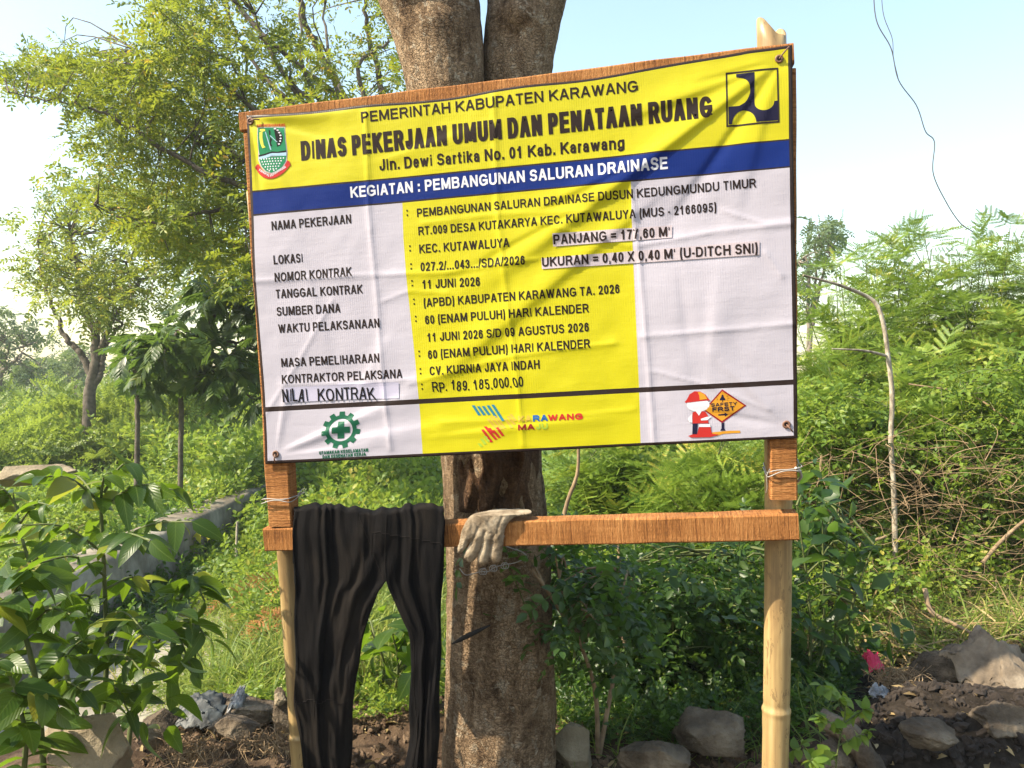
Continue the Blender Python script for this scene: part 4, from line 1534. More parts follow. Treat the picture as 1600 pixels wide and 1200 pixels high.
# ================================================================== TROUSERS
def build_trousers():
    m, n, b = new_mat("black_cloth")
    t = tex_noise(n, 7, 6, .65, stretch=(1.5, 1.5, .5))
    r = ramp(n, [(.3, (.0022, .0021, .0028)), (.52, (.0046, .0041, .0044)), (.72, (.0135, .0108, .009)), (.85, (.026, .021, .017))])
    n.links.new(t.outputs[0], r.inputs[0])
    n.links.new(r.outputs[0], b.inputs["Base Color"])
    w1 = tex_noise(n, 340, 2, .6)
    w2 = tex_noise(n, 1, 5, .6, stretch=(50, 50, 9), dist=.6)
    bump(n, b, math_n(n, 'ADD', math_n(n, 'MULTIPLY', w1.outputs[0], .25), w2.outputs[0]), .6, .006)
    b.inputs["Roughness"].default_value = .85
    b.inputs["Specular IOR Level"].default_value = .08
    N, C = 150, 92                                     # columns, split column
    # rows: (s, kind): behind the bar, over the top, down the front
    back = np.linspace(0, 1, 26)
    front = np.linspace(0, 1, 150)
    Lx = lambda y: np.interp(y, [795, 830, 900, 1000, 1100, 1200, 1260], [460, 457, 460, 461, 460, 474, 482])
    Rx = lambda y: np.interp(y, [795, 815, 860, 920, 1000, 1080, 1200, 1260], [692, 696, 694, 691, 689, 688, 684, 688])
    iL = lambda y: np.interp(y, [908, 925, 950, 1000, 1060, 1100, 1160, 1200, 1260], [602, 590, 582, 567, 556, 553, 550, 548, 552])
    iR = lambda y: np.interp(y, [908, 920, 945, 985, 1000, 1060, 1110, 1150, 1200, 1260], [602, 606, 618, 638, 641, 641, 640, 640, 631, 634])
    CR = 908
    uu = np.linspace(0, 1, N + 1)
    rr = np.random.default_rng(11)
    ph = rr.random(8) * 6.28

    def pleat(u, y):
        """fold pattern, >0 towards the viewer"""
        t = (y - 800) / 400
        left = np.exp(-((u - .20) / .24) ** 4)
        right = np.exp(-((u - .83) / .17) ** 4)
        mid = np.exp(-((u - .5) / .14) ** 2)
        uw = u + .022 * np.sin(u * 23 + 1) + .013 * np.sin(t * 5 + u * 11) + .008 * np.sin(t * 13 + u * 5)
        f = left * (.28 * np.sin(uw * 58 + ph[0] + .8 * t) * (.4 + .6 * np.sin(t * 5 + u * 16) ** 2) + .62 * np.sin(uw * 27 + ph[1] - 1.6 * t) + .5 * np.sin(uw * 108 + ph[2] + 2 * t) * np.exp(-np.clip(t, 0, 1) * 4))
        f += right * (.4 * np.sin(uw * 60 + ph[3] - .8 * t) * (.4 + .6 * np.sin(t * 4 + u * 9) ** 2) + .62 * np.sin(uw * 33 + ph[4] + 1.9 * t) + .45 * np.sin(uw * 115 + ph[5]) * np.exp(-np.clip(t, 0, 1) * 4))
        # drapes fanning from the crotch
        k = np.exp(-((y - 905) / 60) ** 2)
        ang = (y - 905) * .012 + (u - .6) * 9
        f += mid * k * .45 * np.sin(ang * 5 + ph[6])
        f += .25 * np.sin(9 * t + u * 14 + ph[7]) * np.clip(t, 0, 1)
        f += .22 * np.sin(31 * t + u * 9 + 2) * np.exp(-((t - .62) / .12) ** 2)
        mk = .35 + 1.1 * (.5 + .5 * mnoise.noise(Vector((u * 6.5, t * 2.2, 4.0)))) 
        f = f * mk + .55 * mnoise.noise(Vector((u * 9 + t * 2.0, t * 3.0, 1.0))) + .35 * mnoise.noise(Vector((u * 22 - t * 3, t * 9.0, 7.0)))
        return np.sign(f) * np.abs(f) ** .8

    tops = lambda u: -5 * math.exp(-((u - .2) / .17) ** 2) - 6 * math.exp(-((u - .86) / .12) ** 2) + 4 * math.exp(-((u - .52) / .13) ** 2) + 1.3 * math.sin(u * 40) + 1.0 * math.sin(u * 71 + 1)
    V, idx = [], []
    rows = []
    for s in back:                                     # hanging behind, then over the top edge of the bar
        rows.append(('b', s))
    for s in front:
        rows.append(('f', s))
    base_out = .0
    grid = np.zeros((len(rows), N + 2), int)
    for i, (kd, s) in enumerate(rows):
        for c in range(N + 2):
            cc = c if c <= C else c - 1
            u = uu[cc]
            if kd == 'b':
                # path behind: from 70 mm down at the back, up, across the top
                y0 = 800
                if s < .6:
                    yy = 880 - (880 - 797) * (s / .6)
                    out = -.066 - .006 * math.sin(s / .6 * 3.0)
                else:
                    q = (s - .6) / .4
                    yy = 797 - 5.0 * math.sin(q * math.pi) + 2 * q
                    out = -.066 + (.070) * q
                x = Lx(800) + (Rx(800) - Lx(800)) * u + (4 * math.sin(u * 9 + 3) if s < .4 else 0)
                w_ = min(1, s / .4) * .35
                p = sl(x, yy - 3 * (1 - math.cos(u * 6.28)) * 0 - 3.5 * (pleat(u, 800) * .5 + .5) * (1 if s > .5 else .3) + (tops(u) if s > .55 else 0), out)
                o = out + .004 * pleat(u, 800) * w_
            else:
                yy = 800 + 445 * s + tops(u) * max(0, 1 - s * 9)
                lx, rx_ = float(Lx(yy)), float(Rx(yy))
                if yy <= CR:
                    x = lx + (rx_ - lx) * u
                    # pull the split column to the crotch
                    uc = uu[C]
                    xc = lx + (rx_ - lx) * uc
                    k = (yy - 800) / (CR - 800)
                    tgt = 602
                    xs = xc + (tgt - xc) * k
                    x = lx + (xs - lx) * (u / uc) if u <= uc else xs + (rx_ - xs) * ((u - uc) / (1 - uc))
                    bul = 0
                    wv = .010 * k
                    edge = min(1, min(u, 1 - u) / .06)
                    leg = 0
                else:
                    uc = uu[C]
                    k = min(1, (yy - CR) / 110)
                    if c <= C:
                        q = u / uc
                        x = lx + (float(iL(yy)) - lx) * q
                    else:
                        q = (u - uc) / (1 - uc)
                        x = float(iR(yy)) + (rx_ - float(iR(yy))) * q
                    wv = .010
                    leg = k * .018 * max(0, 1 - (2 * q - 1) ** 2) ** .5 - k * .012
                    edge = min(1, min(u, 1 - u) / .06)
                amp = .0085 * min(1, .45 + s * 2.5)
                o = .004 + .006 * min(1, s * 12) + amp * pleat(u, yy) + leg + .004 * edge
                x += 1.2 * math.sin(yy * .05 + u * 20) * min(1, s * 4)
                p = sl(x, yy, o)
            P = SC + E1 * p[0] + E3 * p[1] - EN * o
            grid[i, c] = len(V)
            V.append(P)
    F = []
    nb = len(back)
    for i in range(len(rows) - 1):
        kd, s = rows[i]
        yy = 800 + 445 * s if kd == 'f' else 0
        for c in range(N + 1):
            if c == C:                                  # seam between duplicate columns: nothing
                continue
            F.append((grid[i, c], grid[i + 1, c], grid[i + 1, c + 1], grid[i, c + 1]))
    mb = MB()
    org = sw(575, 800, 0)
    mb.add(V, F)
    o = mb.build("trousers", m, origin=org)
    bm = bmesh.new()
    bm.from_mesh(o.data)
    bmesh.ops.remove_doubles(bm, verts=bm.verts, dist=.0002)
    bmesh.ops.recalc_face_normals(bm, faces=bm.faces)
    # outward = viewer side
    if sum(f.normal.dot(Vector(EN)) * f.calc_area() for f in bm.faces) > 0:
        bmesh.ops.reverse_faces(bm, faces=bm.faces)
    bm.to_mesh(o.data)
    bm.free()
    for p in o.data.polygons:
        p.use_smooth = True
    md = o.modifiers.new("cloth", 'SOLIDIFY')
    md.thickness = .010
    md.offset = -1
    tag(o, "black work trousers hung over the timber crossbar beside the left bamboo post", "trousers")
    nb = len(back)
    V = np.array(V)

    def seam(cells, r=.0008):
        P = np.array([V[grid[i_, c_]] for i_, c_ in cells]) - EN * .0012
        mbs = MB()
        tube(mbs, P, r, 5, cap=False)
        e = mbs.build("seam", M_THREAD, o, origin=org)
        return e
    row = lambda py: nb + int(np.clip((py - 800) / 445 * 149, 0, 149))
    seam([(row(1097) + int(2 * math.sin(c * .2)), c) for c in range(1, C)])
    seam([(row(832) + int((c - 78) * .1), c) for c in range(78, N)])
    seam([(i_, 78 + int((i_ - row(832)) * .02)) for i_ in range(row(832), row(872))])
    seam([(i_, C - 26 + int((i_ - row(806)) * .75)) for i_ in range(row(806), row(905)) if C - 26 + int((i_ - row(806)) * .75) <= C])
    seam([(i_, C) for i_ in range(row(806), row(905))])
    seam([(i_, C + 12 + int(6 * math.sin(i_ * .05))) for i_ in range(row(985), row(1190))])
    return o


TROUS = build_trousers()


# ================================================================== GLOVE
def build_glove():
    zz = lambda x, y: (690 + .10625 * x, 780 + .10625 * y)
    outline = [(330, 385), (390, 268), (455, 225), (520, 196), (640, 180), (760, 150), (900, 136), (1000, 146), (1080, 140), (1130, 128), (1180, 146), (1280, 142), (1340, 185), (1290, 205), (1170, 214), (1095, 236),
               (1040, 282), (990, 335), (952, 390), (925, 460), (912, 540), (914, 630), (896, 730), (888, 830), (872, 915), (825, 946), (768, 944), (722, 905), (708, 840), (716, 760), (738, 660), (728, 655), (712, 740), (706, 850),
               (698, 920), (650, 978), (590, 985), (540, 948), (524, 890), (545, 815), (580, 735), (598, 660), (588, 655), (560, 760), (520, 850), (478, 905), (420, 935), (362, 905), (322, 865), (328, 810), (380, 720), (420, 640), (408, 632), (350, 720),
               (300, 790), (248, 808), (222, 785), (222, 735), (255, 660), (275, 590), (285, 480)]
    poly = np.array([zz(*p) for p in outline])
    # smooth the outline
    Q = []
    n_ = len(poly)
    for i in range(n_):
        a_, b_, c_ = poly[i - 1], poly[i], poly[(i + 1) % n_]
        Q += [b_ * .75 + a_ * .125 + c_ * .125, (b_ + c_) / 2]
    poly = np.array(Q)
    st = .55
    xs = np.arange(poly[:, 0].min() - 1, poly[:, 0].max() + 1, st)
    ys = np.arange(poly[:, 1].min() - 1, poly[:, 1].max() + 1, st)
    GX, GY = np.meshgrid(xs, ys, indexing='ij')
    pts = np.stack([GX.ravel(), GY.ravel()], 1)
    ins = in_poly(pts, [tuple(p) for p in poly])
    A, B = poly, np.roll(poly, -1, 0)
    d = np.full(len(pts), 1e9)
    for a_, b_ in zip(A, B):
        ab = b_ - a_
        t = np.clip(((pts - a_) @ ab) / (ab @ ab), 0, 1)
        d = np.minimum(d, np.hypot(*(pts - a_ - t[:, None] * ab).T))
    # the bar's front top edge under the glove
    edge = lambda x: 805.2 - .012 * (x - 745)
    valleys = [((358, 400), (300, 560), (290, 700)), ((545, 420), (480, 560), (430, 650)), ((640, 480), (612, 570), (596, 660)), ((770, 540), (745, 600), (733, 660)), ((900, 260), (850, 360), (820, 500)), ((560, 240), (640, 330), (700, 470)), ((450, 300), (440, 400), (455, 470))]
    dep = [1.0, 1.0, .9, .8, .6, -.5, .45]
    h = np.zeros(len(pts))
    for v, k in zip(valleys, dep):
        P = smooth_path([zz(*p) for p in v], 24)
        dd = np.min(np.hypot(pts[:, None, 0] - P[None, :, 0], pts[:, None, 1] - P[None, :, 1]), 1)
        h -= k * np.exp(-(dd / 2.6) ** 2)
    for k_, (x, y) in enumerate(pts):
        if ins[k_]:
            h[k_] += .5 * mnoise.fractal(Vector((x * .10, y * .10, 2)), 1, 2, 3)
    idx = -np.ones(len(pts), int)
    keep = ins | (d < st * .8)
    V = []
    for k_ in np.nonzero(keep)[0]:
        x, y = pts[k_]
        dd = d[k_] if ins[k_] else 0
        o_ = .003 + .0085 * (1 - math.exp(-dd / 3.5)) + .0024 * h[k_]
        up = edge(x) - y
        if up > 0:
            o_ -= up * .0042 + .0002 * up * up
        if y > 842:
            o_ -= (y - 842) * .00025
        idx[k_] = len(V)
        V.append(sw(x, y, o_))
    ny_ = len(ys)
    F = []
    for i in range(len(xs) - 1):
        for j in range(ny_ - 1):
            q = [i * ny_ + j, (i + 1) * ny_ + j, (i + 1) * ny_ + j + 1, i * ny_ + j + 1]
            if all(keep[k] for k in q):
                F.append([idx[k] for k in q])
    c = Vector(sw(770, 815, 0))
    mb = MB()
    mb.add(V, F)
    o = mb.build("glove", M_THREAD, origin=c)
    if sum(p.normal.dot(Vector(EN)) * p.area for p in o.data.polygons) > 0:
        o.data.flip_normals()
    md = o.modifiers.new("t", 'SOLIDIFY')
    md.thickness = .004
    md.offset = -1
    me2 = o.data
    m, n, b = new_mat("knit_cotton")
    t1 = tex_noise(n, 28, 5, .65)
    rp = ramp(n, [(.32, (.10, .074, .048)), (.46, (.22, .168, .113)), (.66, (.40, .33, .24))])
    n.links.new(t1.outputs[0], rp.inputs[0])
    n.links.new(rp.outputs[0], b.inputs["Base Color"])
    tc = n.nodes.new("ShaderNodeTexCoord")
    wv = n.nodes.new("ShaderNodeTexWave")
    wv.bands_direction = 'DIAGONAL'
    wv.inputs["Scale"].default_value = 190
    wv.inputs["Distortion"].default_value = 1.5
    n.links.new(tc.outputs["Object"], wv.inputs["Vector"])
    nz = tex_noise(n, 420, 2, .6)
    bump(n, b, math_n(n, 'ADD', wv.outputs[1], nz.outputs[0]), .7, .0016)
    b.inputs["Roughness"].default_value = .95
    b.inputs["Specular IOR Level"].default_value = .1
    me2.materials.clear()
    me2.materials.append(m)
    tag(o, "soiled beige knitted work glove draped over the crossbar", "glove")


build_glove()


# ================================================================== NEAR TREE
def build_near_tree():
    YT = 2.2
    base = at(783, 1210, YT)
    base[2] = float(gz(base[0], base[1]))
    T = empty("forked_tree", tuple(base), "thick brown tree trunk forking in two behind the banner", "tree")

    def column(path, rads, ns, amp, seed, mb, mi=0, bulges=(), twist=0.0):
        P = smooth_path(path, 150)
        R = np.interp(np.linspace(0, 1, 150), np.linspace(0, 1, len(rads)), rads)
        Tn = norm(np.gradient(P, axis=0))
        A = norm(np.cross(Tn, [0.02, 1, 0.05]))
        B = np.cross(A, Tn)
        V = []
        for i in range(150):
            for j in range(ns):
                th = 2 * math.pi * j / ns
                d = A[i] * math.cos(th) + B[i] * math.sin(th)
                q = P[i] * 1.0
                v = Vector((math.cos(th) * 1.3 + seed, math.sin(th) * 1.3, P[i][2] * 2.2))
                r = R[i] * (1 + amp * mnoise.fractal(v, 1.0, 2.0, 3)) + .0035 * mnoise.noise(Vector((math.cos(th) * 9 + seed, math.sin(th) * 9, P[i][2] * 14))) \
                    + .0016 * mnoise.noise(Vector((math.cos(th) * 30, math.sin(th) * 30 + seed, P[i][2] * 45)))
                for (zc, thc, sz_, st_, h) in bulges:
                    dth = (th - thc + math.pi) % (2 * math.pi) - math.pi
                    r += h * math.exp(-((P[i][2] - zc) / sz_) ** 2 - (dth / st_) ** 2)
                V.append(P[i] + d * r)
        F = [(i * ns + j, i * ns + (j + 1) % ns, (i + 1) * ns + (j + 1) % ns, (i + 1) * ns + j) for i in range(149) for j in range(ns)]
        mb.add(V, F, mi)

    mb = MB()
    zof = lambda py: at(780, py, YT)[2]
    # th=0: A = T x y = to the ... left/right decided below; th=pi/2: towards the viewer
    front = math.pi * 1.5
    column([at(783, 1330, YT), at(781, 1200, YT), at(782, 1100, YT), at(781, 960, YT), at(779, 850, YT), at(771, 740, YT), at(765, 640, YT), at(763, 500, YT)],
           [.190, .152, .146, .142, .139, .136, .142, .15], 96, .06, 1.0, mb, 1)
    # two stems
    column([at(757, 520, YT + .02), at(728, 400, YT + .02), at(704, 260, YT), at(697, 130, YT - .02), at(683, 40, YT - .02), at(655, -60, YT - .05), at(590, -260, YT - .1)],
           [.125, .114, .108, .109, .124, .142, .125], 80, .05, 4.0, mb, bulges=[(zof(70), front - .2, .05, .7, .012), (zof(20), front, .04, .5, -.01)])
    column([at(775, 520, YT + .06), at(793, 400, YT + .06), at(805, 260, YT + .05), at(807, 130, YT + .04), at(817, 40, YT + .03), at(838, -60, YT + .02), at(905, -260, YT)],
           [.120, .108, .102, .098, .105, .113, .105], 80, .05, 8.0, mb, bulges=[(zof(40), front + .2, .045, .5, .026), (zof(62), front + .1, .03, .4, -.014)])
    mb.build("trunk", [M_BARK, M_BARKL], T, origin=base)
    # wound: ragged dark hollow with ridges of torn bark on the front below the banner
    mb = MB()
    rr = np.random.default_rng(5)
    nx, ny = 60, 60
    V = []
    for i in range(ny):
        py = 690 + (812 - 690) * i / (ny - 1)
        for j in range(nx):
            u = j / (nx - 1)
            px = 699 + (842 - 699) * u
            q = Vector((u * 7, py * .012, 3))
            e = min(1, min(u, 1 - u) / .14) * min(1, (812 - py) / 18)
            ridge = .5 + .5 * math.sin(u * 19 + 2.2 * math.sin(py * .03 + u * 3) + 1.5 * mnoise.noise(q))
            depth = -.016 * (1 - e) + e * (.004 + .020 * ridge ** 2 + .014 * mnoise.fractal(Vector((u * 9, py * .02, 1)), 1, 2, 4))
            # follow the round trunk
            xc = 775
            hx = 78
            k = max(-1, min(1, (px - xc) / hx))
            yy = YT - .139 * math.sqrt(max(0, 1 - k * k * .98)) - depth
            V.append(at(px, py, yy))
    F = [(i * nx + j, (i + 1) * nx + j, (i + 1) * nx + j + 1, i * nx + j + 1) for i in range(ny - 1) for j in range(nx - 1)]
    mb.add(V, F)
    mb.build("wound", M_GASH, T, origin=base)
    # dark splinter in the bark
    mb = MB()
    P = smooth_path([at(706, 1006, 2.052), at(730, 994, 2.038), at(766, 977, 2.050)], 14)
    V, F = [], []
    for i, p in enumerate(P):
        t = i / 13
        h = .006 * math.sin(math.pi * (t * .9 + .05)) + .001
        V += [p + [0, 0, h], p + [0, -.005, 0], p + [0, 0, -h]]
    F = [(i * 3 + j, i * 3 + j + 1, i * 3 + j + 4, i * 3 + j + 3) for i in range(13) for j in range(2)]
    mb.add(V, F)
    mb.build("splinter", m_flat("char", (.015, .012, .011), .8), T, origin=base)


build_near_tree()

# wire round the trunk, curled ends
mb = MB()
pts = [at(718, 888, 2.05), at(727, 898, 2.035), at(738, 897, 2.03), at(752, 893, 2.025), at(763, 893, 2.025), at(774, 886, 2.025), at(790, 882, 2.03), at(806, 879, 2.035),
       at(822, 870, 2.05), at(815, 862, 2.04), at(800, 857, 2.035), at(790, 853, 2.03)]
tube(mb, smooth_path(pts, 60), .0014, 5)
for cx_, cy_ in ((752, 893), (768, 888), (786, 884)):
    P = [at(cx_ + 5 * math.cos(a_) + .25 * k, cy_ + 5 * math.sin(a_), 2.02 - .004 * k / 5) for k, a_ in enumerate(np.linspace(0, 11, 26))]
    tube(mb, P, .0011, 5)
o = mb.build("wire", M_WIRE, origin=at(765, 890, 2.03))
tag(o, "curly grey binding wire loose on the trunk under the glove", "wire")


# ================================================================== VEGETATION
L_TREE = m_leaf("tree_leaf", [(.0, (0.045, 0.084, 0.011)), (.35, (0.090, 0.147, 0.018)), (.7, (0.173, 0.210, 0.024)), (.9, (0.300, 0.266, 0.028)), (1.0, (0.510, 0.280, 0.033))], (.42, .48, .04), .5, .40, clump=3.0, wi=.65, wn=1.5)
L_DARK = m_leaf("dark_tree_leaf", [(.0, (0.018, 0.041, 0.010)), (.5, (0.042, 0.078, 0.016)), (.9, (0.091, 0.132, 0.022)), (1.0, (0.208, 0.180, 0.030))], (.22, .36, .05), .38, .35)
L_FAR = m_leaf("far_tree_leaf", [(.0, (0.046, 0.078, 0.033)), (.6, (0.085, 0.130, 0.052)), (1.0, (0.130, 0.169, 0.065))], (.22, .30, .08), .6, .35)
L_FERN = m_leaf("feathery_leaf", [(.0, (0.078, 0.144, 0.022)), (.45, (0.158, 0.245, 0.032)), (.8, (0.258, 0.321, 0.044)), (1.0, (0.428, 0.355, 0.054))], (.30, .44, .06), .5, .36, clump=4.5, wi=.5, wn=2.0)
L_BIG = m_leaf("glossy_leaf", [(.0, (0.013, 0.035, 0.006)), (.5, (0.029, 0.065, 0.008)), (.85, (0.058, 0.099, 0.011)), (1.0, (0.118, 0.135, 0.016))], (.26, .42, .02), .36, .42, .28, veins=True)
L_SHRUB = m_leaf("shrub_leaf", [(.0, (0.014, 0.037, 0.008)), (.5, (0.028, 0.063, 0.013)), (.9, (0.061, 0.102, 0.017)), (1.0, (0.223, 0.204, 0.021))], (.24, .42, .05), .4, .38)
L_WEED = m_leaf("weed_leaf", [(.0, (0.057, 0.112, 0.015)), (.5, (0.122, 0.198, 0.022)), (.85, (0.215, 0.264, 0.030)), (1.0, (0.400, 0.317, 0.050))], (.38, .50, .06), .5, .42, clump=1.0)
L_GRASS = m_leaf("grass_blade", [(.0, (0.056, 0.103, 0.015)), (.5, (0.125, 0.184, 0.030)), (.82, (0.225, 0.253, 0.045)), (1.0, (0.425, 0.333, 0.120))], (.40, .48, .08), .5, .42, clump=1.2)
L_STRAW = m_leaf("straw", [(.0, (.12, .08, .035)), (.5, (.27, .19, .085)), (1.0, (.42, .33, .17))], (.4, .3, .12), .7, .2)
L_RUST = m_leaf("withered_leaf", [(.0, (.20, .075, .025)), (.5, (.36, .14, .04)), (1.0, (.50, .25, .08))], (.5, .22, .05), .7, .3)
L_YEL = m_leaf("yellow_leaf", [(.0, (.25, .27, .03)), (.6, (.45, .42, .05)), (1.0, (.55, .48, .08))], (.6, .55, .08), .5, .4)
L_YELG = m_leaf("yellowing_leaf", [(.0, (.09, .13, .015)), (.6, (.18, .20, .02)), (1.0, (.30, .24, .03))], (.45, .50, .05), .4, .45, veins=True)
L_LAWN = m_leaf("field_fern", [(.0, (0.069, 0.121, 0.018)), (.5, (0.138, 0.209, 0.028)), (.85, (0.218, 0.275, 0.040)), (1.0, (0.345, 0.319, 0.080))], (.42, .52, .07), .5, .42, clump=.35)

rdm = random.Random(5)
SPR = [pinnate(.20, 5, .055, .026, .3, .15, rd=rdm) for _ in range(3)]             # tree sprigs
SPRF = [pinnate(.26, 5, .09, .045, .3, .1, rd=rdm) for _ in range(2)]               # coarser, far trees
FROND = [bipinnate(.27, 6, .105, 9, .0135, .0085, .75, rd=rdm) for _ in range(4)]     # feathery
FRONDC = [bipinnate(.30, 6, .12, 6, .016, .014, .75, rd=rdm) for _ in range(3)]      # feathery, coarser for farther away
WEED = [pinnate(.10, 3, .032, .020, .3, .1, rd=rdm) for _ in range(3)]
ROUND = [pinnate(.12, 4, .032, .021, .25, .15, rd=rdm, stem=.002) for _ in range(3)]


def lobed_leaf(L, W, rd):
    """big deeply lobed leaf"""
    items = []
    mid = t_leaf(L, W * .32, 5, .1, .3)
    items.append(mid)
    for i in range(5):
        t = .2 + .6 * i / 4
        ln = W * (.55 + .2 * math.sin(math.pi * i / 4)) * rd.uniform(.85, 1.1)
        for sg in (-1, 1):
            lf = t_leaf(ln, W * .20, 3, .15, .25)
            items.append(xf(lf, rz(-sg * (1.0 - .4 * t)) @ rx(-.1), (0, L * t, -.3 * L * t * t)))
    return merge_t(items)


LOBED = [lobed_leaf(.36, .30, rdm) for _ in range(3)]


def blade(L, wd, bend, rd):
    V, U = [], []
    for i in range(5):
        t = i / 4
        V += [(-wd * (1 - t ** 1.5) * .5 - .0002, L * t * math.cos(bend * t), 0), (wd * (1 - t ** 1.5) * .5 + .0002, L * t * math.cos(bend * t), 0)]
        z = -L * math.sin(bend * t) * t
        V[-1] = (V[-1][0], V[-1][1], z)
        V[-2] = (V[-2][0], V[-2][1], z)
        U += [(-1, t), (1, t)]
    F = [(2 * i, 2 * i + 1, 2 * i + 3, 2 * i + 2) for i in range(4)]
    return np.array(V), {4: np.array(F)}, np.array(U)


BLADES = [blade(.26, .008, b_, rdm) for b_ in (.5, .9, 1.3)]


def put(mb, tmpls, pos, dirs, scale, mi=0, up=(0, 0, 1), rollj=.5):
    """scatter a mixture of templates; leaf faces look up"""
    n = len(pos)
    if n == 0:
        return
    upv = np.broadcast_to(np.array(up, float), (n, 3)) + rng.normal(size=(n, 3)) * rollj
    M = basis(dirs, upv)
    sc = np.broadcast_to(np.asarray(scale, float), (n,)) if np.ndim(scale) == 0 else np.asarray(scale)
    which = rng.integers(0, len(tmpls), n)
    for k, t in enumerate(tmpls):
        q = which == k
        scatter(mb, t, pos[q], M[q], sc[q], mi)


def nearest(P, pts):
    d = ((P[None] - pts[:, None]) ** 2).sum(-1)
    return P[d.argmin(1)]


def make_tree(name, label, cat, base, limbs, polys, nclump, Yr, per, crad, tmpl, mat, bark, scale=1.0, group=None, twig=.008, droop=.15, flat=.7, parts=("trunk", "crown"), wide=None):
    """limbs: list of (points, radii); leaf clumps fill the picture polygons over the depth range Yr"""
    T = empty(name, tuple(base), label, cat, group)
    mt, mc = MB(), MB()
    LP = []
    for pts, rad in limbs:
        P = smooth_path(pts, max(10, 7 * len(pts)))
        P = P + rng.normal(size=P.shape) * np.linspace(0, 1, len(P))[:, None] * .012 * (P[0][1] / 6)
        tube(mt, P, rad, 8, jit=.12)
        LP.append(P[len(P) // 4:])
    LP = np.concatenate(LP)
    for poly, nc in zip(polys, nclump):
        pp = sample_poly(poly, nc)
        Y = rng.uniform(Yr[0], Yr[1], nc)
        C = rays(pp) * Y[:, None]
        N = nearest(LP, C)
        for c, q in zip(C, N):
            mid = (c + q) / 2 + rng.normal(size=3) * .08 * np.linalg.norm(c - q) + np.array([0, 0, .015 * np.linalg.norm(c - q)])
            tube(mt, smooth_path([q, mid, c], 7), [twig, twig * .6, twig * .25], 5, cap=False)
        r = crad * rng.uniform(.6, 1.25, nc)
        k = rng.poisson(per, nc)
        ci = np.repeat(np.arange(nc), k)
        d = rng.normal(size=(len(ci), 3))
        d[:, 2] *= flat
        d = norm(d) * rng.random((len(ci), 1)) ** .45
        pos = C[ci] + d * r[ci][:, None] * np.array([1, 1, flat])
        out = norm(d + rng.normal(size=d.shape) * .5)
        out[:, 2] = out[:, 2] * .6 - droop
        put(mc, tmpl, pos, out, scale * rng.uniform(.7, 1.25, len(pos)))
    mt.build(parts[0], bark, T, origin=base)
    mc.build(parts[1], mat, T, origin=base, uv=False)
    return T


# ---- big spreading tree behind the sign, its limbs fan out to the left
Y = 7.0
gb = at(742, 800, Y)
gb[2] = float(gz(gb[0], gb[1]))
fork = at(690, 400, Y)
polyA = [(0, 108), (30, 98), (60, 66), (100, 64), (130, 96), (185, 88), (232, 78), (240, 40), (236, 8), (285, -60), (660, -60), (660, 300), (600, 470), (400, 450), (320, 430), (240, 385), (165, 360), (135, 292), (127, 216), (165, 180), (128, 165), (60, 160), (0, 143)]
polyA2 = [(380, -60), (660, -60), (660, 180), (380, 180)]
polyA = [q_ for q_ in polyA if q_ not in ((660, -60), (660, 300))]
i_ = polyA.index((600, 470))
polyA = polyA[:i_] + [(370, -60), (370, 175), (660, 175)] + polyA[i_:]
limbsA = [([gb, at(735, 640, Y), at(715, 500, Y), fork], [.17, .14, .12, .10]),
          ([fork, at(600, 330, Y - .2), at(480, 240, Y - .4), at(390, 165, Y - .3), at(300, 85, Y - .2), at(255, 20, Y)], [.085, .06, .045, .034, .022, .01]),
          ([fork, at(560, 190, Y + .2), at(515, 110, Y + .3), at(480, 40, Y + .2), at(465, -40, Y)], [.085, .07, .055, .045, .03]),
          ([fork, at(620, 220, Y + .5), at(590, 110, Y + .6), at(570, 20, Y + .5), at(575, -60, Y + .4)], [.08, .06, .045, .03, .02]),
          ([at(600, 330, Y - .2), at(470, 310, Y - .5), at(360, 285, Y - .7), at(260, 235, Y - .8), at(190, 190, Y - .9), at(120, 165, Y - 1), at(15, 143, Y - 1.1)], [.06, .048, .038, .03, .022, .014, .006]),
          ([at(470, 310, Y - .5), at(380, 250, Y - .2), at(300, 195, Y), at(240, 150, Y), at(210, 70, Y)], [.045, .03, .022, .015, .006]),
          ([at(540, 160, Y + .2), at(440, 80, Y), at(380, 20, Y), at(330, -40, Y)], [.05, .04, .035, .028]),
          ([at(600, 330, Y), at(500, 180, Y - .3), at(440, 110, Y - .4), at(400, 30, Y - .4)], [.05, .035, .024, .01]),
          ([at(640, 300, Y), at(560, 120, Y - .1), at(610, 60, Y), at(640, 0, Y)], [.05, .03, .02, .01]),
          ([at(560, 350, Y - .2), at(450, 335, Y - .4), at(330, 330, Y - .6), at(230, 350, Y - .7), at(150, 320, Y - .6)], [.05, .036, .026, .018, .008])]
limbsA = [(p_, [r_ * (.62 if k_ else 1) for r_ in q_]) for k_, (p_, q_) in enumerate(limbsA)]
limbsA += [([at(600 + 10 * i_, 330 - 30 * i_, Y), at(560 - 22 * i_, 220 - 10 * i_, Y - .3 + .1 * i_), at(520 - 45 * i_, 120 - 12 * i_, Y - .5 + .2 * i_), at(500 - 60 * i_ + 30 * (i_ % 2), -20, Y)], [.03, .022, .015, .007]) for i_ in range(4)]
make_tree("spreading_tree", "large yellow green tree behind the sign spreading its branches to the upper left", "tree", gb, limbsA,
          [polyA, polyA2], [345, 42], (5.9, 8.3), 19, .235, SPR, L_TREE, M_BARK3, .82)

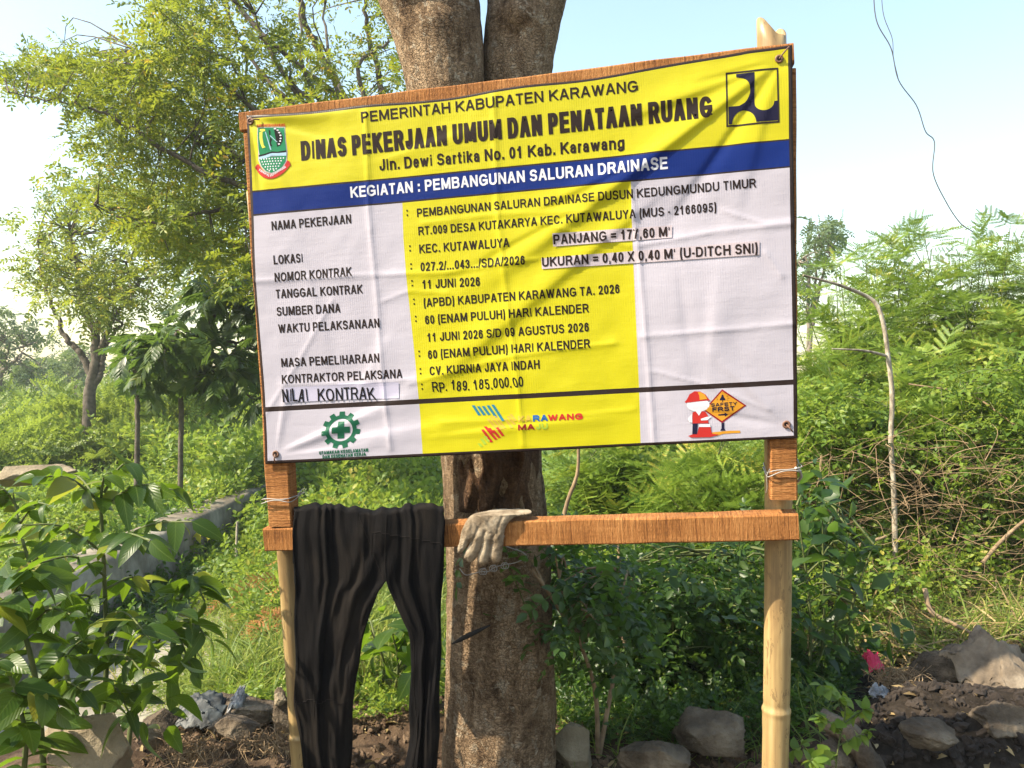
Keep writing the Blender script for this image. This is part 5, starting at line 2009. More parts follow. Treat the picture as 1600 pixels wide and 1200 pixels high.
# ---- tree with the visible grey trunk in the field
Y = 13.0
gb = at(140, 660, Y)
gb[2] = float(gz(gb[0], gb[1]))
polyB = [(12, 380), (40, 320), (60, 300), (110, 285), (250, 290), (330, 330), (400, 380), (400, 420), (330, 445), (250, 450), (225, 490), (150, 500), (90, 470), (50, 440)]
limbsB = [([gb, at(140, 620, Y), at(148, 570, Y), at(150, 520, Y), at(165, 480, Y), at(190, 430, Y), at(215, 380, Y)], [.115, .095, .08, .065, .05, .03, .015]),
          ([at(142, 585, Y), at(125, 550, Y), at(108, 535, Y), at(90, 500, Y), at(70, 440, Y), at(60, 380, Y)], [.065, .052, .045, .036, .024, .012]),
          ([at(150, 520, Y), at(130, 480, Y), at(120, 430, Y), at(110, 370, Y)], [.07, .05, .035, .015]),
          ([at(150, 565, Y), at(168, 520, Y), at(185, 485, Y), at(230, 430, Y), at(290, 390, Y)], [.06, .045, .035, .025, .01]),
          ([at(148, 600, Y), at(158, 585, Y), at(162, 555, Y), at(178, 520, Y), at(195, 500, Y)], [.05, .045, .04, .03, .015])]
make_tree("field_tree", "airy yellow green tree with a bare grey forked trunk in the field", "tree", gb, limbsB, [polyB, [(120, 440), (250, 440), (230, 490), (150, 500)]], [125, 10], (11.6, 14.6), 13, .38, SPR, L_TREE, M_BARK3, 1.4, twig=.018)

# ---- dark trees with big lobed leaves left of the banner
Y = 8.5
for (bx, label, poly, n_, limbs) in (
        (215, "small dark tree with big lobed leaves on a thin stem left of the banner", [(196, 555), (205, 520), (225, 502), (255, 505), (268, 530), (268, 565), (250, 590), (225, 600), (204, 590)], 20,
         [[(215, 640), (216, 600), (222, 560), (228, 520)], [(219, 590), (200, 560), (190, 540)], [(222, 560), (250, 540), (270, 525)]]),
        (283, "taller dark tree with big lobed leaves right beside the banner edge", [(268, 600), (262, 540), (300, 480), (300, 440), (350, 420), (420, 410), (440, 500), (440, 620), (385, 645), (340, 612), (310, 590)], 62,
         [[(283, 640), (284, 590), (300, 540), (330, 480), (360, 440)], [(290, 570), (270, 545), (280, 510)], [(300, 540), (340, 540), (390, 530)], [(310, 520), (350, 480), (400, 460)], [(288, 580), (330, 590), (380, 610)]])):
    gb = at(bx, 650, Y)
    gb[2] = float(gz(gb[0], gb[1]))
    lm = []
    for i, l in enumerate(limbs):
        pts = [at(x, y, Y) for x, y in l]
        if i == 0:
            pts = [gb] + pts
        lm.append((pts, [.028, .025, .02, .011] if i == 0 else [.035, .012]))
        Y_ = Y
    make_tree("lobed_leaf_tree", label, "tree", gb, lm, [poly], [n_], (Y - .8, Y + .8), 8, .20, LOBED, L_DARK, M_BARK3, .60, twig=.012, droop=.35)

# ---- small far trees
FT = [(-5, 640, 22, "far dark crowned tree at the left edge of the photo", [(-60, 590), (-50, 500), (10, 480), (60, 500), (95, 560), (60, 590), (20, 600), (-20, 610)], 46),
      (68, 628, 34, "small pale far tree left of the bare grey trunk", [(30, 600), (40, 570), (60, 550), (95, 555), (98, 590), (60, 605)], 26),
      (122, 628, 30, "slim far tree just left of the bare grey trunk", [(98, 570), (110, 550), (140, 548), (150, 575), (130, 590), (105, 588)], 20),
      (1262, 640, 19, "thin far tree rising right behind the banner edge", [(1235, 470), (1250, 400), (1268, 370), (1275, 345), (1300, 345), (1322, 372), (1300, 395), (1290, 420), (1262, 440), (1250, 490)], 34)]
for bx, by, Y, label, poly, n_ in FT:
    gb = at(bx, 655, Y)
    gb[2] = float(gz(gb[0], gb[1]))
    P = np.array(poly)
    cx_, cy_ = P.mean(0)
    lm = [([gb, at(bx, 610, Y), at((bx + cx_) / 2, (cy_ + 600) / 2, Y), at(cx_, cy_ - 10, Y)], [.0050 * Y, .0038 * Y, .0028 * Y, .001 * Y]),
          ([at(bx, 620, Y), at(cx_ - 12, cy_ + 20, Y), at(cx_ - 25, cy_, Y)], [.003 * Y, .002 * Y, .0007 * Y]), ([at((bx + cx_) / 2, (cy_ + 600) / 2, Y), at(cx_ + 15, cy_ + 5, Y), at(cx_ + 25, cy_ - 15, Y)], [.0026 * Y, .0018 * Y, .0006 * Y])]
    make_tree("far_tree", label, "tree", gb, lm, [poly], [n_], (Y - 1.2, Y + 1.2), 8, .0135 * Y, SPRF, L_FAR, M_BARK2, .075 * Y * .75, twig=.0014 * Y)

# ---- far woods along the horizon
mb = MB()
for (x0, x1, Yw, h0, h1) in ((-420, 60, 420, 3, 9), (80, 600, 460, 4, 10)):
    n_ = 900
    pos = np.stack([rng.uniform(x0, x1, n_), rng.uniform(Yw - 20, Yw + 20, n_), np.zeros(n_)], 1)
    hh = h0 + (h1 - h0) * (.5 + .5 * np.sin(pos[:, 0] * .05) * np.sin(pos[:, 0] * .017 + 1)) * rng.uniform(.5, 1, n_)
    pos[:, 2] = Z0 + hh * rng.random(n_)
    put(mb, SPRF, pos, rdir(n_), 22.0)
o = mb.build("far_woods", L_FAR)
o["kind"] = "stuff"
tag(o, "pale line of woods far off on the horizon", "woods")


# ---- feathery shrubs filling the right side and behind the crossbar
def feathery(label, cx_, top, half, Y, nst, bottom=None, lean=0.0, tm=FROND, mat=None, fs=1.0, name="feathery_shrub", cat="shrub", group=None, per=9, stem_r=.011, low=.25):
    """several arching stems from one foot; bipinnate leaves along their upper parts"""
    foot = at(cx_, 700, Y)
    foot[2] = float(gz(foot[0], foot[1]))
    T = empty(name, tuple(foot), label, cat, group)
    ms, mf = MB(), MB()
    topz = at(cx_, top, Y)[2]
    hw = half / FPX * Y
    H = topz - foot[2]
    pos, dirs = [], []
    for i in range(nst):
        a_ = rng.uniform(0, 2 * math.pi)
        rr_ = hw * math.sqrt(rng.random())
        h = H * (rng.uniform(.55, 1.0) * (1 - .35 * (rr_ / hw) ** 2))
        tip = foot + np.array([rr_ * math.cos(a_) + lean * h, rr_ * math.sin(a_) * .8, h])
        s0 = foot + np.array([.12 * rng.normal(), .12 * rng.normal(), -.05])
        mid = (s0 + tip) / 2 + np.array([-.25 * (tip[0] - s0[0]), -.25 * (tip[1] - s0[1]), .12 * h])
        P = smooth_path([s0, mid, tip], 14)
        tube(ms, P, [stem_r * fs, stem_r * .6 * fs, .003], 5, cap=False)
        k = int(per * rng.uniform(.8, 1.3))
        ts = low + (1 - low) * rng.random(k) ** .7
        for t in ts:
            f = t * 13
            j = min(12, int(f))
            p = P[j] * (1 - f + j) + P[j + 1] * (f - j)
            pos.append(p)
            dd = rng.normal(size=3)
            dd[2] = .25 + .45 * rng.random() - .3 * (1 - t)
            dirs.append(dd)
        for _ in range(4):
            pos.append(tip)
            dd = rng.normal(size=3) * .7
            dd[2] = .9
            dirs.append(dd)
    pos = np.array(pos)
    put(mf, tm, pos, np.array(dirs), fs * rng.uniform(.65, 1.2, len(pos)), rollj=.35)
    ms.build("stem", M_STEM, T, origin=foot)
    mf.build("foliage", mat or L_FERN, T, origin=foot)
    return T


G = "feathery leaved shrubs crowding the right side"
FS = [("feathery shrub reaching highest at the right, clear of the banner", 1480, 330, 130, 6.2, 50),
      ("feathery shrub at the right photo edge with pale tip sprays", 1590, 335, 120, 5.6, 47),
      ("feathery shrub standing right against the banner edge", 1310, 395, 100, 5.6, 44),
      ("feathery shrub behind the bare crooked pale trunk", 1390, 365, 105, 6.6, 44),
      ("feathery shrub cut off by the right photo edge, tall and far to the right", 1690, 380, 120, 5.8, 40),
      ("feathery shrub with low wide fronds at the lower right edge", 1570, 520, 120, 4.6, 42),
      ("feathery shrub growing low between bare trunk and right edge", 1460, 540, 100, 4.7, 39),
      ("feathery shrub seen low beside the upper right timber leg", 1285, 560, 80, 4.5, 36),
      ("feathery shrub under the banner between the trunk and the right post", 1110, 660, 85, 3.9, 36),
      ("feathery shrub under the banner close to the fork tree trunk", 960, 668, 80, 4.4, 33),
      ("feathery shrub far behind the banner, seen only through gaps below", 1040, 600, 130, 7.0, 36)]
for lb, cx_, top, half, Y, nst in FS:
    feathery(lb, cx_, top, half, Y, nst, tm=FROND if Y < 6 else FRONDC, fs=.72, per=12, group=None)


# ---- crooked pale trunk
pts = [gp(1397, 800), at(1397, 780, 3.9), at(1392, 690, 3.9), at(1394, 620, 3.9), at(1388, 560, 3.9), at(1381, 510, 3.9), at(1371, 478, 3.9), at(1352, 462, 3.9), at(1310, 445, 3.85), at(1255, 430, 3.8)]
pts[0] = at(1398, 800, 3.9)
pts[0][2] = float(gz(pts[0][0], pts[0][1]))
T = empty("bare_sapling", tuple(pts[0]), "crooked pale bare trunk bending over to the left among the feathery shrubs", "sapling")
mb = MB()
tube(mb, smooth_path(pts, 60), [.014, .0125, .0115, .011, .0105, .009, .005], 9, jit=.16)
mb.build("trunk", M_BARKW, T, origin=pts[0])
mb = MB()
tube(mb, smooth_path([at(1385, 556, 3.9), at(1350, 548, 3.8), at(1300, 545, 3.75)], 14), [.008, .006, .003], 6, jit=.1)
mb.build("branch", M_BARKW, T, origin=pts[0])

# ---- dark leafy shrub behind the crossbar
def leafy(name, label, cat, stems, clump_polys, Yr, n_spr, tmpl, mat, scale, stem_mat=M_STEM, foot=None, stem_r=(.008, .005, .002), group=None, droop=.1):
    foot = np.array(foot)
    T = empty(name, tuple(foot), label, cat, group)
    ms, mf = MB(), MB()
    for st in stems:
        tube(ms, smooth_path(st, 16), stem_r, 6, cap=False, jit=.1)
    for poly, n_ in zip(clump_polys, n_spr):
        nc = max(3, n_ // 11)
        pc = sample_poly(poly, nc)
        Yc = rng.uniform(Yr[0], Yr[1], nc)
        C = rays(pc) * Yc[:, None]
        for c in C:
            b_ = stems[rng.integers(len(stems))]
            P = smooth_path(b_, 16)
            q = P[((P - c) ** 2).sum(1).argmin()]
            tube(ms, smooth_path([q, (q + c) / 2 + [0, 0, .04], c], 6), [stem_r[1], stem_r[2]], 4, cap=False)
        ci = rng.integers(0, nc, n_)
        pos = C[ci] + rng.normal(size=(n_, 3)) * np.array([.075, .075, .07])
        pos[:, 2] = np.maximum(pos[:, 2], gz(pos[:, 0], pos[:, 1]) + .02)
        d = rng.normal(size=(n_, 3))
        d[:, 2] = d[:, 2] * .5 - droop
        put(mf, tmpl, pos, d, scale * rng.uniform(.7, 1.25, n_))
    ms.build("stem", stem_mat, T, origin=foot)
    mf.build("foliage", mat, T, origin=foot, uv=True)
    return T


f0 = at(1010, 1150, 2.9)
f0[2] = float(gz(f0[0], f0[1]))
st = [[f0 + [.1 * (i - 3), .1 * math.sin(i * 2.1), -.03], at(900 + 50 * i, 1000, 2.9 + .12 * math.sin(i * 1.7)), at(880 + 55 * i, 850 + 15 * math.sin(i * 2), 2.95 + .2 * math.sin(i))] for i in range(7)]
leafy("leafy_shrub", "dense dark green shrub below the crossbar between trunk and right post", "shrub", st,
      [[(858, 850), (1195, 845), (1200, 1000), (1190, 1085), (1080, 1110), (930, 1100), (868, 1010)]], (2.65, 3.35), [1500], ROUND, L_SHRUB, 1.0, foot=f0)
f0 = at(1290, 1100, 2.9)
f0[2] = float(gz(f0[0], f0[1]))
st = [[f0 + [.06 * (i - 1), .05 * i, -.03], at(1265 + 22 * i, 950, 2.9), at(1245 + 40 * i, 790 + 20 * i, 2.85)] for i in range(4)]
leafy("leafy_shrub", "dark broad leaved shrub just right of the right bamboo post", "shrub", st,
      [[(1242, 770), (1300, 765), (1345, 800), (1330, 860), (1300, 940), (1350, 1010), (1330, 1060), (1240, 1080)]], (2.7, 3.2), [330], [t_leaf(.075, .04, 3, .2, .3), t_leaf(.06, .034, 3, .3, .4)], L_SHRUB, 1.1, foot=f0)
for cx_, top_, label, poly, Yq in ((1530, 600, "yellow green small leaved bush at the right edge among feathery shrubs", [(1455, 640), (1500, 590), (1580, 570), (1640, 590), (1640, 760), (1500, 770), (1460, 720)], 4.2),
                                  (1320, 620, "small leaved bush between the banner edge and the bare crooked trunk", [(1255, 640), (1300, 610), (1360, 620), (1385, 680), (1340, 740), (1260, 740)], 4.3)):
    f0 = at(cx_, 760, Yq)
    f0[2] = float(gz(f0[0], f0[1]))
    st = [[f0 + [.07 * (i - 2), .05 * i, -.03], at(cx_ - 50 + 26 * i, 740, Yq), at(cx_ - 60 + 32 * i, top_ + 15 * (i % 2), Yq)] for i in range(5)]
    leafy("leafy_shrub", label, "shrub", st, [poly], (Yq - .4, Yq + .4), [620], WEED, L_WEED, 1.1, foot=f0)
# small leaves and a stem in front of the trunk's right side
f0 = at(935, 1160, 2.35)
f0[2] = float(gz(f0[0], f0[1]))
st = [[f0, at(930, 1080, 2.3), at(905, 1000, 2.25), at(880, 930, 2.15), at(868, 870, 2.05)], [f0, at(962, 1040, 2.35), at(975, 960, 2.35), at(990, 900, 2.3)], [at(905, 1000, 2.25), at(860, 930, 2.1), at(830, 890, 2.0)]]
leafy("leafy_sapling", "thin sapling with oval leaves crossing the right side of the thick trunk", "sapling", st,
      [[(812, 868), (850, 858), (880, 880), (900, 900), (868, 960), (820, 920)], [(880, 880), (1000, 870), (1010, 960), (920, 1040)]], (2.05, 2.35), [75, 110], ROUND, L_SHRUB, 1.0, stem_mat=M_TWIG, foot=f0)

# leaves of the plants seen between the trouser legs and left of the trunk
f0 = at(610, 1090, 2.75)
f0[2] = float(gz(f0[0], f0[1]))
st = [[f0 + [.05 * (i - 1), 0, -.02], at(600 + 22 * i, 1040, 2.75), at(580 + 32 * i, 985, 2.7)] for i in range(4)]
leafy("leafy_plant", "broad leaved plant seen between the legs of the black trousers", "plant", st, [[(560, 960), (640, 950), (695, 1000), (698, 1070), (640, 1100), (560, 1090)]], (2.5, 2.95), [90],
      [t_leaf(.11, .055, 4, .2, .4), t_leaf(.085, .045, 4, .25, .5)], L_BIG, 1.0, foot=f0)


# ---- big glossy leaved shrub in the left foreground
def glossy_shrub():
    rd = np.random.default_rng(21)
    foot = at(150, 1190, 2.0)
    foot[2] = float(gz(foot[0], foot[1]))
    T = empty("glossy_shrub", tuple(foot), "big glossy leaved shrub filling the left foreground", "shrub")
    ms, mf, my = MB(), MB(), MB()
    tm = [t_leaf(.125, .062, 6, .22, .35), t_leaf(.105, .055, 6, .28, .5), t_leaf(.085, .042, 6, .2, .3), t_leaf(.115, .05, 6, .3, .65)]
    stems = [[foot, at(166, 1050, 2.0), at(163, 900, 1.98), at(158, 790, 1.95), at(162, 745, 1.93)],
             [foot + [-.06, -.1, 0], at(60, 1090, 1.75), at(30, 960, 1.7), at(10, 880, 1.68)],
             [foot + [.05, .03, 0], at(215, 1070, 2.1), at(260, 980, 2.12), at(300, 900, 2.1)],
             [foot + [-.05, .1, 0], at(90, 1000, 2.15), at(40, 860, 2.2), at(20, 770, 2.25)],
             [foot + [-.1, -.2, 0], at(40, 1180, 1.62), at(20, 1060, 1.6)]]
    P_all = []
    for s_ in stems:
        P = smooth_path(s_, 40)
        tube(ms, P, [.0075, .006, .0045, .0025], 7, cap=False)
        P_all.append(P)
    pos, dr = [], []
    # branchlets: (from px, to px, depth)
    br = []
    for (x0, y0, x1, y1, Y0, Y1) in ((162, 790, 55, 745, 1.95, 1.85), (162, 790, 270, 765, 1.95, 1.95), (160, 800, 100, 740, 1.95, 2.1), (162, 770, 215, 725, 1.95, 2.0),
                                     (163, 865, 35, 820, 1.98, 1.9), (163, 865, 300, 815, 1.98, 1.9), (163, 865, 235, 845, 1.97, 1.75), (165, 900, 60, 880, 1.98, 1.7), (165, 920, 250, 920, 1.98, 2.15),
                                     (165, 940, 70, 960, 2, 1.85), (165, 960, 235, 1000, 2, 1.8), (166, 1000, 90, 1040, 2, 1.8), (165, 1030, 230, 1060, 2, 1.85), (260, 980, 330, 1000, 2.12, 2.0), (260, 980, 300, 1050, 2.1, 2.0), (290, 915, 320, 940, 2.1, 2.05),
                                     (40, 990, 110, 960, 1.7, 1.6), (20, 930, 60, 900, 1.68, 1.6), (30, 960, -20, 960, 1.7, 1.6), (50, 880, 120, 850, 2.2, 2.1), (30, 820, 80, 790, 2.22, 2.1), (25, 790, -20, 770, 2.24, 2.2),
                                     (30, 1100, 90, 1110, 1.62, 1.6), (20, 1070, -10, 1040, 1.6, 1.55), (60, 1090, 130, 1080, 1.75, 1.7), (162, 1080, 200, 1110, 2, 1.9)):
        a_, b_ = at(x0, y0, Y0), at(x1, y1, Y1)
        m_ = (a_ + b_) / 2 + [0, 0, .03]
        P = smooth_path([a_, m_, b_], 12)
        tube(ms, P, [.0035, .002], 5, cap=False)
        n_ = 5
        for k in range(n_):
            t = .3 + .7 * k / (n_ - 1)
            p = P[min(11, int(t * 11))]
            ax = norm(b_ - a_)
            sd = norm(np.cross(ax, [0, 0, 1]))
            for sg in (-1, 1):
                if k == n_ - 1 and sg > 0:
                    continue
                d = ax * .55 + sd * sg * (.9 if k < n_ - 1 else .0) + np.array([0, 0, -.28]) + rd.normal(size=3) * .25
                pos.append(p)
                dr.append(d)
    # leaves straight on the stems
    for P in P_all:
        for k in range(9, 40, 2):
            for _ in range(2):
                pos.append(P[k])
                d = rd.normal(size=3)
                d[2] = -.15 + .3 * rd.random()
                dr.append(d)
    # dense shaded heart low down
    for _ in range(120):
        p = at(rd.uniform(-30, 290), rd.uniform(950, 1140), rd.uniform(1.7, 2.15))
        pos.append(p)
        d = rd.normal(size=3)
        d[2] -= .2
        dr.append(d)
    pos, dr = np.array(pos), np.array(dr)
    yg = rd.random(len(pos)) < .10
    put(my, tm, pos[yg], dr[yg], rd.uniform(.4, .75, yg.sum()), rollj=.6)
    pos, dr = pos[~yg], dr[~yg]
    put(mf, tm, pos, dr, rd.uniform(.40, .86, len(pos)), rollj=.6)
    ms.build("stem", M_STEM, T, origin=foot)
    mf.build("foliage", L_BIG, T, origin=foot, uv=True)
    y = my.build("foliage", L_YELG, T, origin=foot, uv=True)
    y["label"] = "yellowing leaves scattered through the shrub"


glossy_shrub()

# ---- small plant with round leaves in front of the right post
f0 = at(1290, 1250, 1.9)
f0[2] = float(gz(f0[0], f0[1])) - .02
T = empty("round_leaf_plant", tuple(f0), "small pale plant with round leaves right of the bamboo post foot", "plant")
ms, mf = MB(), MB()
RL = [t_leaf(.034, .027, 4, .15, .3), t_leaf(.028, .022, 4, .25, .4)]
pos, dr = [], []
for st in ([f0, at(1308, 1180, 1.9), at(1320, 1120, 1.9), at(1318, 1090, 1.9)], [at(1320, 1110, 1.9), at(1305, 1085, 1.88), at(1282, 1070, 1.87)], [at(1315, 1140, 1.9), at(1290, 1125, 1.88), at(1275, 1120, 1.88)],
           [at(1310, 1165, 1.9), at(1340, 1150, 1.92), at(1358, 1142, 1.93)], [at(1305, 1185, 1.9), at(1285, 1178, 1.86), at(1272, 1200, 1.85)], [at(1318, 1130, 1.9), at(1345, 1112, 1.93), at(1352, 1108, 1.93)], [f0, at(1262, 1180, 1.85), at(1240, 1172, 1.84)], [f0, at(1275, 1200, 1.8), at(1265, 1190, 1.8)]):
    P = smooth_path(st, 16)
    tube(ms, P, [.0022, .0012], 5, cap=False)
    for k in range(3, 16, 2):
        for _ in range(2):
            pos.append(P[k])
            d = rng.normal(size=3)
            d[1] -= .3
            dr.append(d)
put(mf, RL, np.array(pos), np.array(dr), rng.uniform(.7, 1.15, len(pos)))
ms.build("stem", M_STEM, T, origin=f0)
mf.build("foliage", L_WEED, T, origin=f0, uv=True)

# ---- sapling stake with yellow leaves near the ditch
f0 = gp(367, 905)
T = empty("young_sapling", tuple(f0), "thin young sapling with a few yellow leaves beside the ditch", "sapling")
Yq = f0[1]
mb = MB()
tube(mb, smooth_path([f0, at(369, 870, Yq), at(371, 815, Yq)], 10), [.012, .011, .009], 7)
tube(mb, smooth_path([at(369, 885, Yq), at(350, 882, Yq), at(325, 888, Yq), at(300, 890, Yq)], 10), [.006, .003], 5)
mb.build("stem", M_BARKW, T, origin=f0)
mb = MB()
pp = np.array([at(x, y, Yq) for x, y in ((310, 828), (318, 832), (304, 830), (338, 822), (333, 826), (290, 892), (300, 888), (330, 886), (315, 890), (345, 884), (388, 858), (395, 862), (400, 856), (305, 838))])
put(mb, [t_leaf(.10, .06, 3, .2, .3)], pp, rdir(len(pp)), 1.0)
mb.build("foliage", L_YEL, T, origin=f0)


# ================================================================== GROUND COVER
def cover(name, label, cat, poly, n_, tmpl, mat, scale, zr=(0, .05), Ymax=60, up=.7, grow=True, uv=False):
    pp = sample_poly(poly, n_)
    P = gps(pp, Ymax)
    s_ = scale * rng.uniform(.6, 1.3, n_)
    if grow:
        s_ = s_ * np.clip((P[:, 1] / 5.0) ** .8, .6, 14)
    P[:, 2] += rng.uniform(zr[0], zr[1], n_) * np.clip(P[:, 1] / 5.0, .5, 8) - .01
    d = rng.normal(size=(n_, 3)) * .8
    d[:, 2] = up + .3 * rng.random(n_)
    mb = MB()
    put(mb, tmpl, P, d, s_)
    o = mb.build(name, mat, uv=uv)
    o["kind"] = "stuff"
    return tag(o, label, cat)


cover("field_plants", "bright green feathery plants covering the field up to the horizon", "ground cover", [(-120, 640), (760, 640), (760, 735), (430, 760), (300, 730), (-120, 770)], 5200, FRONDC, L_LAWN, .95, (0, .14), 120)
cover("field_plants", "light green small leaved weeds along the far side of the ditch", "ground cover", [(-80, 690), (330, 690), (700, 725), (705, 800), (370, 800), (355, 770), (150, 740), (-80, 765)], 5200, WEED, L_WEED, 1.5, (0, .26), 30)
cover("weeds", "small leaved yellow green weeds between ditch wall and trousers", "weeds", [(352, 745), (470, 730), (700, 730), (700, 900), (470, 900), (345, 850), (330, 800)], 3800, WEED, L_WEED, 1.35, (0, .18), 30)
cover("weeds", "tangled weeds and creepers under the feathery shrubs at right", "weeds", [(850, 800), (1250, 760), (1640, 720), (1900, 720), (1900, 930), (1640, 930), (1350, 1000), (1200, 1050), (860, 1050)], 3800, WEED + ROUND, L_WEED, 1.15, (0, .40), 16)
cover("grass", "long yellow green grass on the bank behind the trousers", "grass", [(275, 1110), (290, 1000), (330, 890), (440, 850), (705, 850), (705, 1080), (560, 1100), (440, 1085)], 7500, BLADES, L_GRASS, .85, (0, .02), 12, 1.0, False)
cover("grass", "thin grass tufts growing through the debris at right", "grass", [(1330, 900), (1640, 880), (1640, 1010), (1450, 1040), (1340, 1020)], 1700, BLADES, L_GRASS, .8, (0, .02), 12, .7, False)
cover("dry_grass", "bleached straw and dead stems strewn over the debris at right", "dry grass", [(1260, 880), (1640, 840), (1850, 840), (1850, 1060), (1640, 1060), (1480, 1060), (1340, 1050)], 2600, BLADES, L_STRAW, .85, (0, .05), 10, .15, False)
cover("soil_strip_plants", "low creeping weeds on the bare strip beyond the ditch wall", "weeds", [(-80, 735), (380, 735), (370, 782), (200, 850), (60, 905), (-80, 930)], 2600, WEED, L_WEED, 1.0, (0, .05), 30)
cover("weeds", "yellow green creepers spilling over the ditch wall and bank", "weeds", [(300, 790), (440, 790), (450, 960), (400, 1000), (330, 960), (285, 900)], 1500, WEED + ROUND, L_WEED, 1.1, (0, .16), 12)
cover("ditch_weeds", "dark weeds growing in the ditch at the foot of the wall", "weeds", [(40, 960), (150, 890), (300, 850), (330, 880), (285, 960), (240, 1010), (60, 1020)], 800, ROUND + WEED, L_SHRUB, 1.25, (0, .14), 12)
cover("dark_weeds", "shaded low weeds between the rubble under the dark shrub", "weeds", [(865, 1050), (1200, 1050), (1340, 1060), (1330, 1120), (1195, 1175), (1040, 1185), (870, 1170)], 1300, ROUND + WEED, L_SHRUB, .95, (0, .20), 6)
cover("weeds", "weeds and grass sprouting from the rubble between the trouser legs and left post", "weeds", [(250, 1075), (440, 1080), (700, 1050), (700, 1120), (560, 1135), (440, 1120), (260, 1110)], 520, ROUND + WEED, L_WEED, .8, (0, .12), 6)
cover("grass", "dark grass blades among the stones below the dark shrub", "grass", [(865, 1080), (1200, 1080), (1340, 1090), (1330, 1150), (1195, 1190), (870, 1190)], 900, BLADES, L_GRASS, .55, (0, .02), 6, .9, False)
cover("field_plants", "taller weeds hiding the feet of the trees beyond the ditch", "ground cover", [(60, 655), (430, 650), (430, 735), (250, 740), (60, 710)], 1500, FRONDC + WEED, L_LAWN, 1.0, (0, .30), 14)
cover("grass", "grass tufts among the rubble left of the bamboo post", "grass", [(170, 1050), (440, 1060), (430, 1110), (300, 1120), (190, 1130)], 900, BLADES, L_GRASS, .7, (0, .02), 6, 1.0, False)
cover("dry_grass", "dead straw on the bare soil strip beyond the ditch wall", "dry grass", [(-60, 770), (300, 765), (330, 800), (60, 900), (-60, 930)], 1500, BLADES, L_STRAW, .8, (0, .02), 12, .2, False)
cover("dead_leaves", "withered orange fern leaves lying in the grass left of the bamboo post", "dead leaves", [(345, 960), (440, 860), (450, 1010), (400, 1020), (360, 1010)], 46, FROND, L_RUST, .42, (.1, .22), 12, -.1, False)
cover("dead_leaves", "dry brown leaf litter over the rubble along the bottom", "dead leaves", [(180, 1110), (700, 1085), (1100, 1090), (1640, 1040), (1640, 1250), (180, 1250)], 1300, [t_leaf(.05, .022, 3, .5, .5), t_leaf(.035, .02, 3, .7, .3)], L_STRAW, .8, (0, .015), 6, .2, False)


# ---- heap of dead brush
def brush():
    f0 = at(1430, 800, 4.2)
    f0[2] = float(gz(f0[0], f0[1]))
    mb = MB()
    poly = [(1250, 690), (1330, 665), (1470, 690), (1640, 690), (1640, 900), (1500, 960), (1330, 900), (1255, 800)]
    pp = sample_poly(poly, 700)
    for p in pp:
        Y = rng.uniform(3.5, 4.7)
        c = at(p[0], p[1], Y)
        g = float(gz(c[0], c[1]))
        if c[2] < g:
            c[2] = g + .02
        L = rng.uniform(.10, .42)
        d = norm(rng.normal(size=3) * [1, .6, .45])
        bend = rng.normal(size=3) * .12 * L
        tube(mb, smooth_path([c - d * L / 2, c + bend, c + d * L / 2], 7), [rng.uniform(.0009, .0022), .0006], 4, cap=False)
    o = mb.build("dead_brush", M_DRY, origin=f0)
    o["kind"] = "stuff"
    tag(o, "brown tangle of dead twigs heaped below the bare crooked trunk", "dead twigs")


brush()
BRANCH = [("long dry stick arching out of the brush at the right edge", [at(1535, 880, 3.7), at(1560, 850, 3.7), at(1590, 822, 3.7), at(1620, 800, 3.7)], [.009, .008, .007]),
          ("thin bare cane slanting down across the right shrubs", [at(1420, 600, 4.3), at(1510, 615, 4.2), at(1560, 645, 4.1), at(1620, 690, 4.0)], [.004, .005, .006]),
          ("pale stick lying against the brush near the right post", [at(1342, 852, 3.6), at(1385, 838, 3.6)], [.008, .006]),
          ("curved pale root sticking out of the debris at right", [at(1445, 920, 3.2), at(1455, 955, 3.15), at(1490, 975, 3.1), at(1540, 1000, 3.0)], [.010, .009, .005]),
          ("dark stem rising behind the crossbar beside the trunk", [at(870, 870, 2.7), at(885, 790, 2.7), at(902, 740, 2.7), at(904, 690, 2.7)], [.008, .007, .005]),
          ("brown cane below the crossbar behind the dark shrub", [at(975, 1010, 2.65), at(972, 930, 2.65), at(966, 850, 2.65)], [.009, .008, .006]),
          ("grey log end half buried beside the soil heap", [at(1280, 1120, 2.15), at(1330, 1150, 2.1), at(1372, 1215, 2.05)], [.026, .029, .03])]
for lb, pts, rd in BRANCH:
    mb = MB()
    tube(mb, smooth_path(pts, 18), rd, 8, jit=.2)
    tag(mb.build("branch" if "log" not in lb else "log", M_TWIG if "log" not in lb else M_ROCK, origin=pts[0]), lb, "stick" if "log" not in lb else "log")


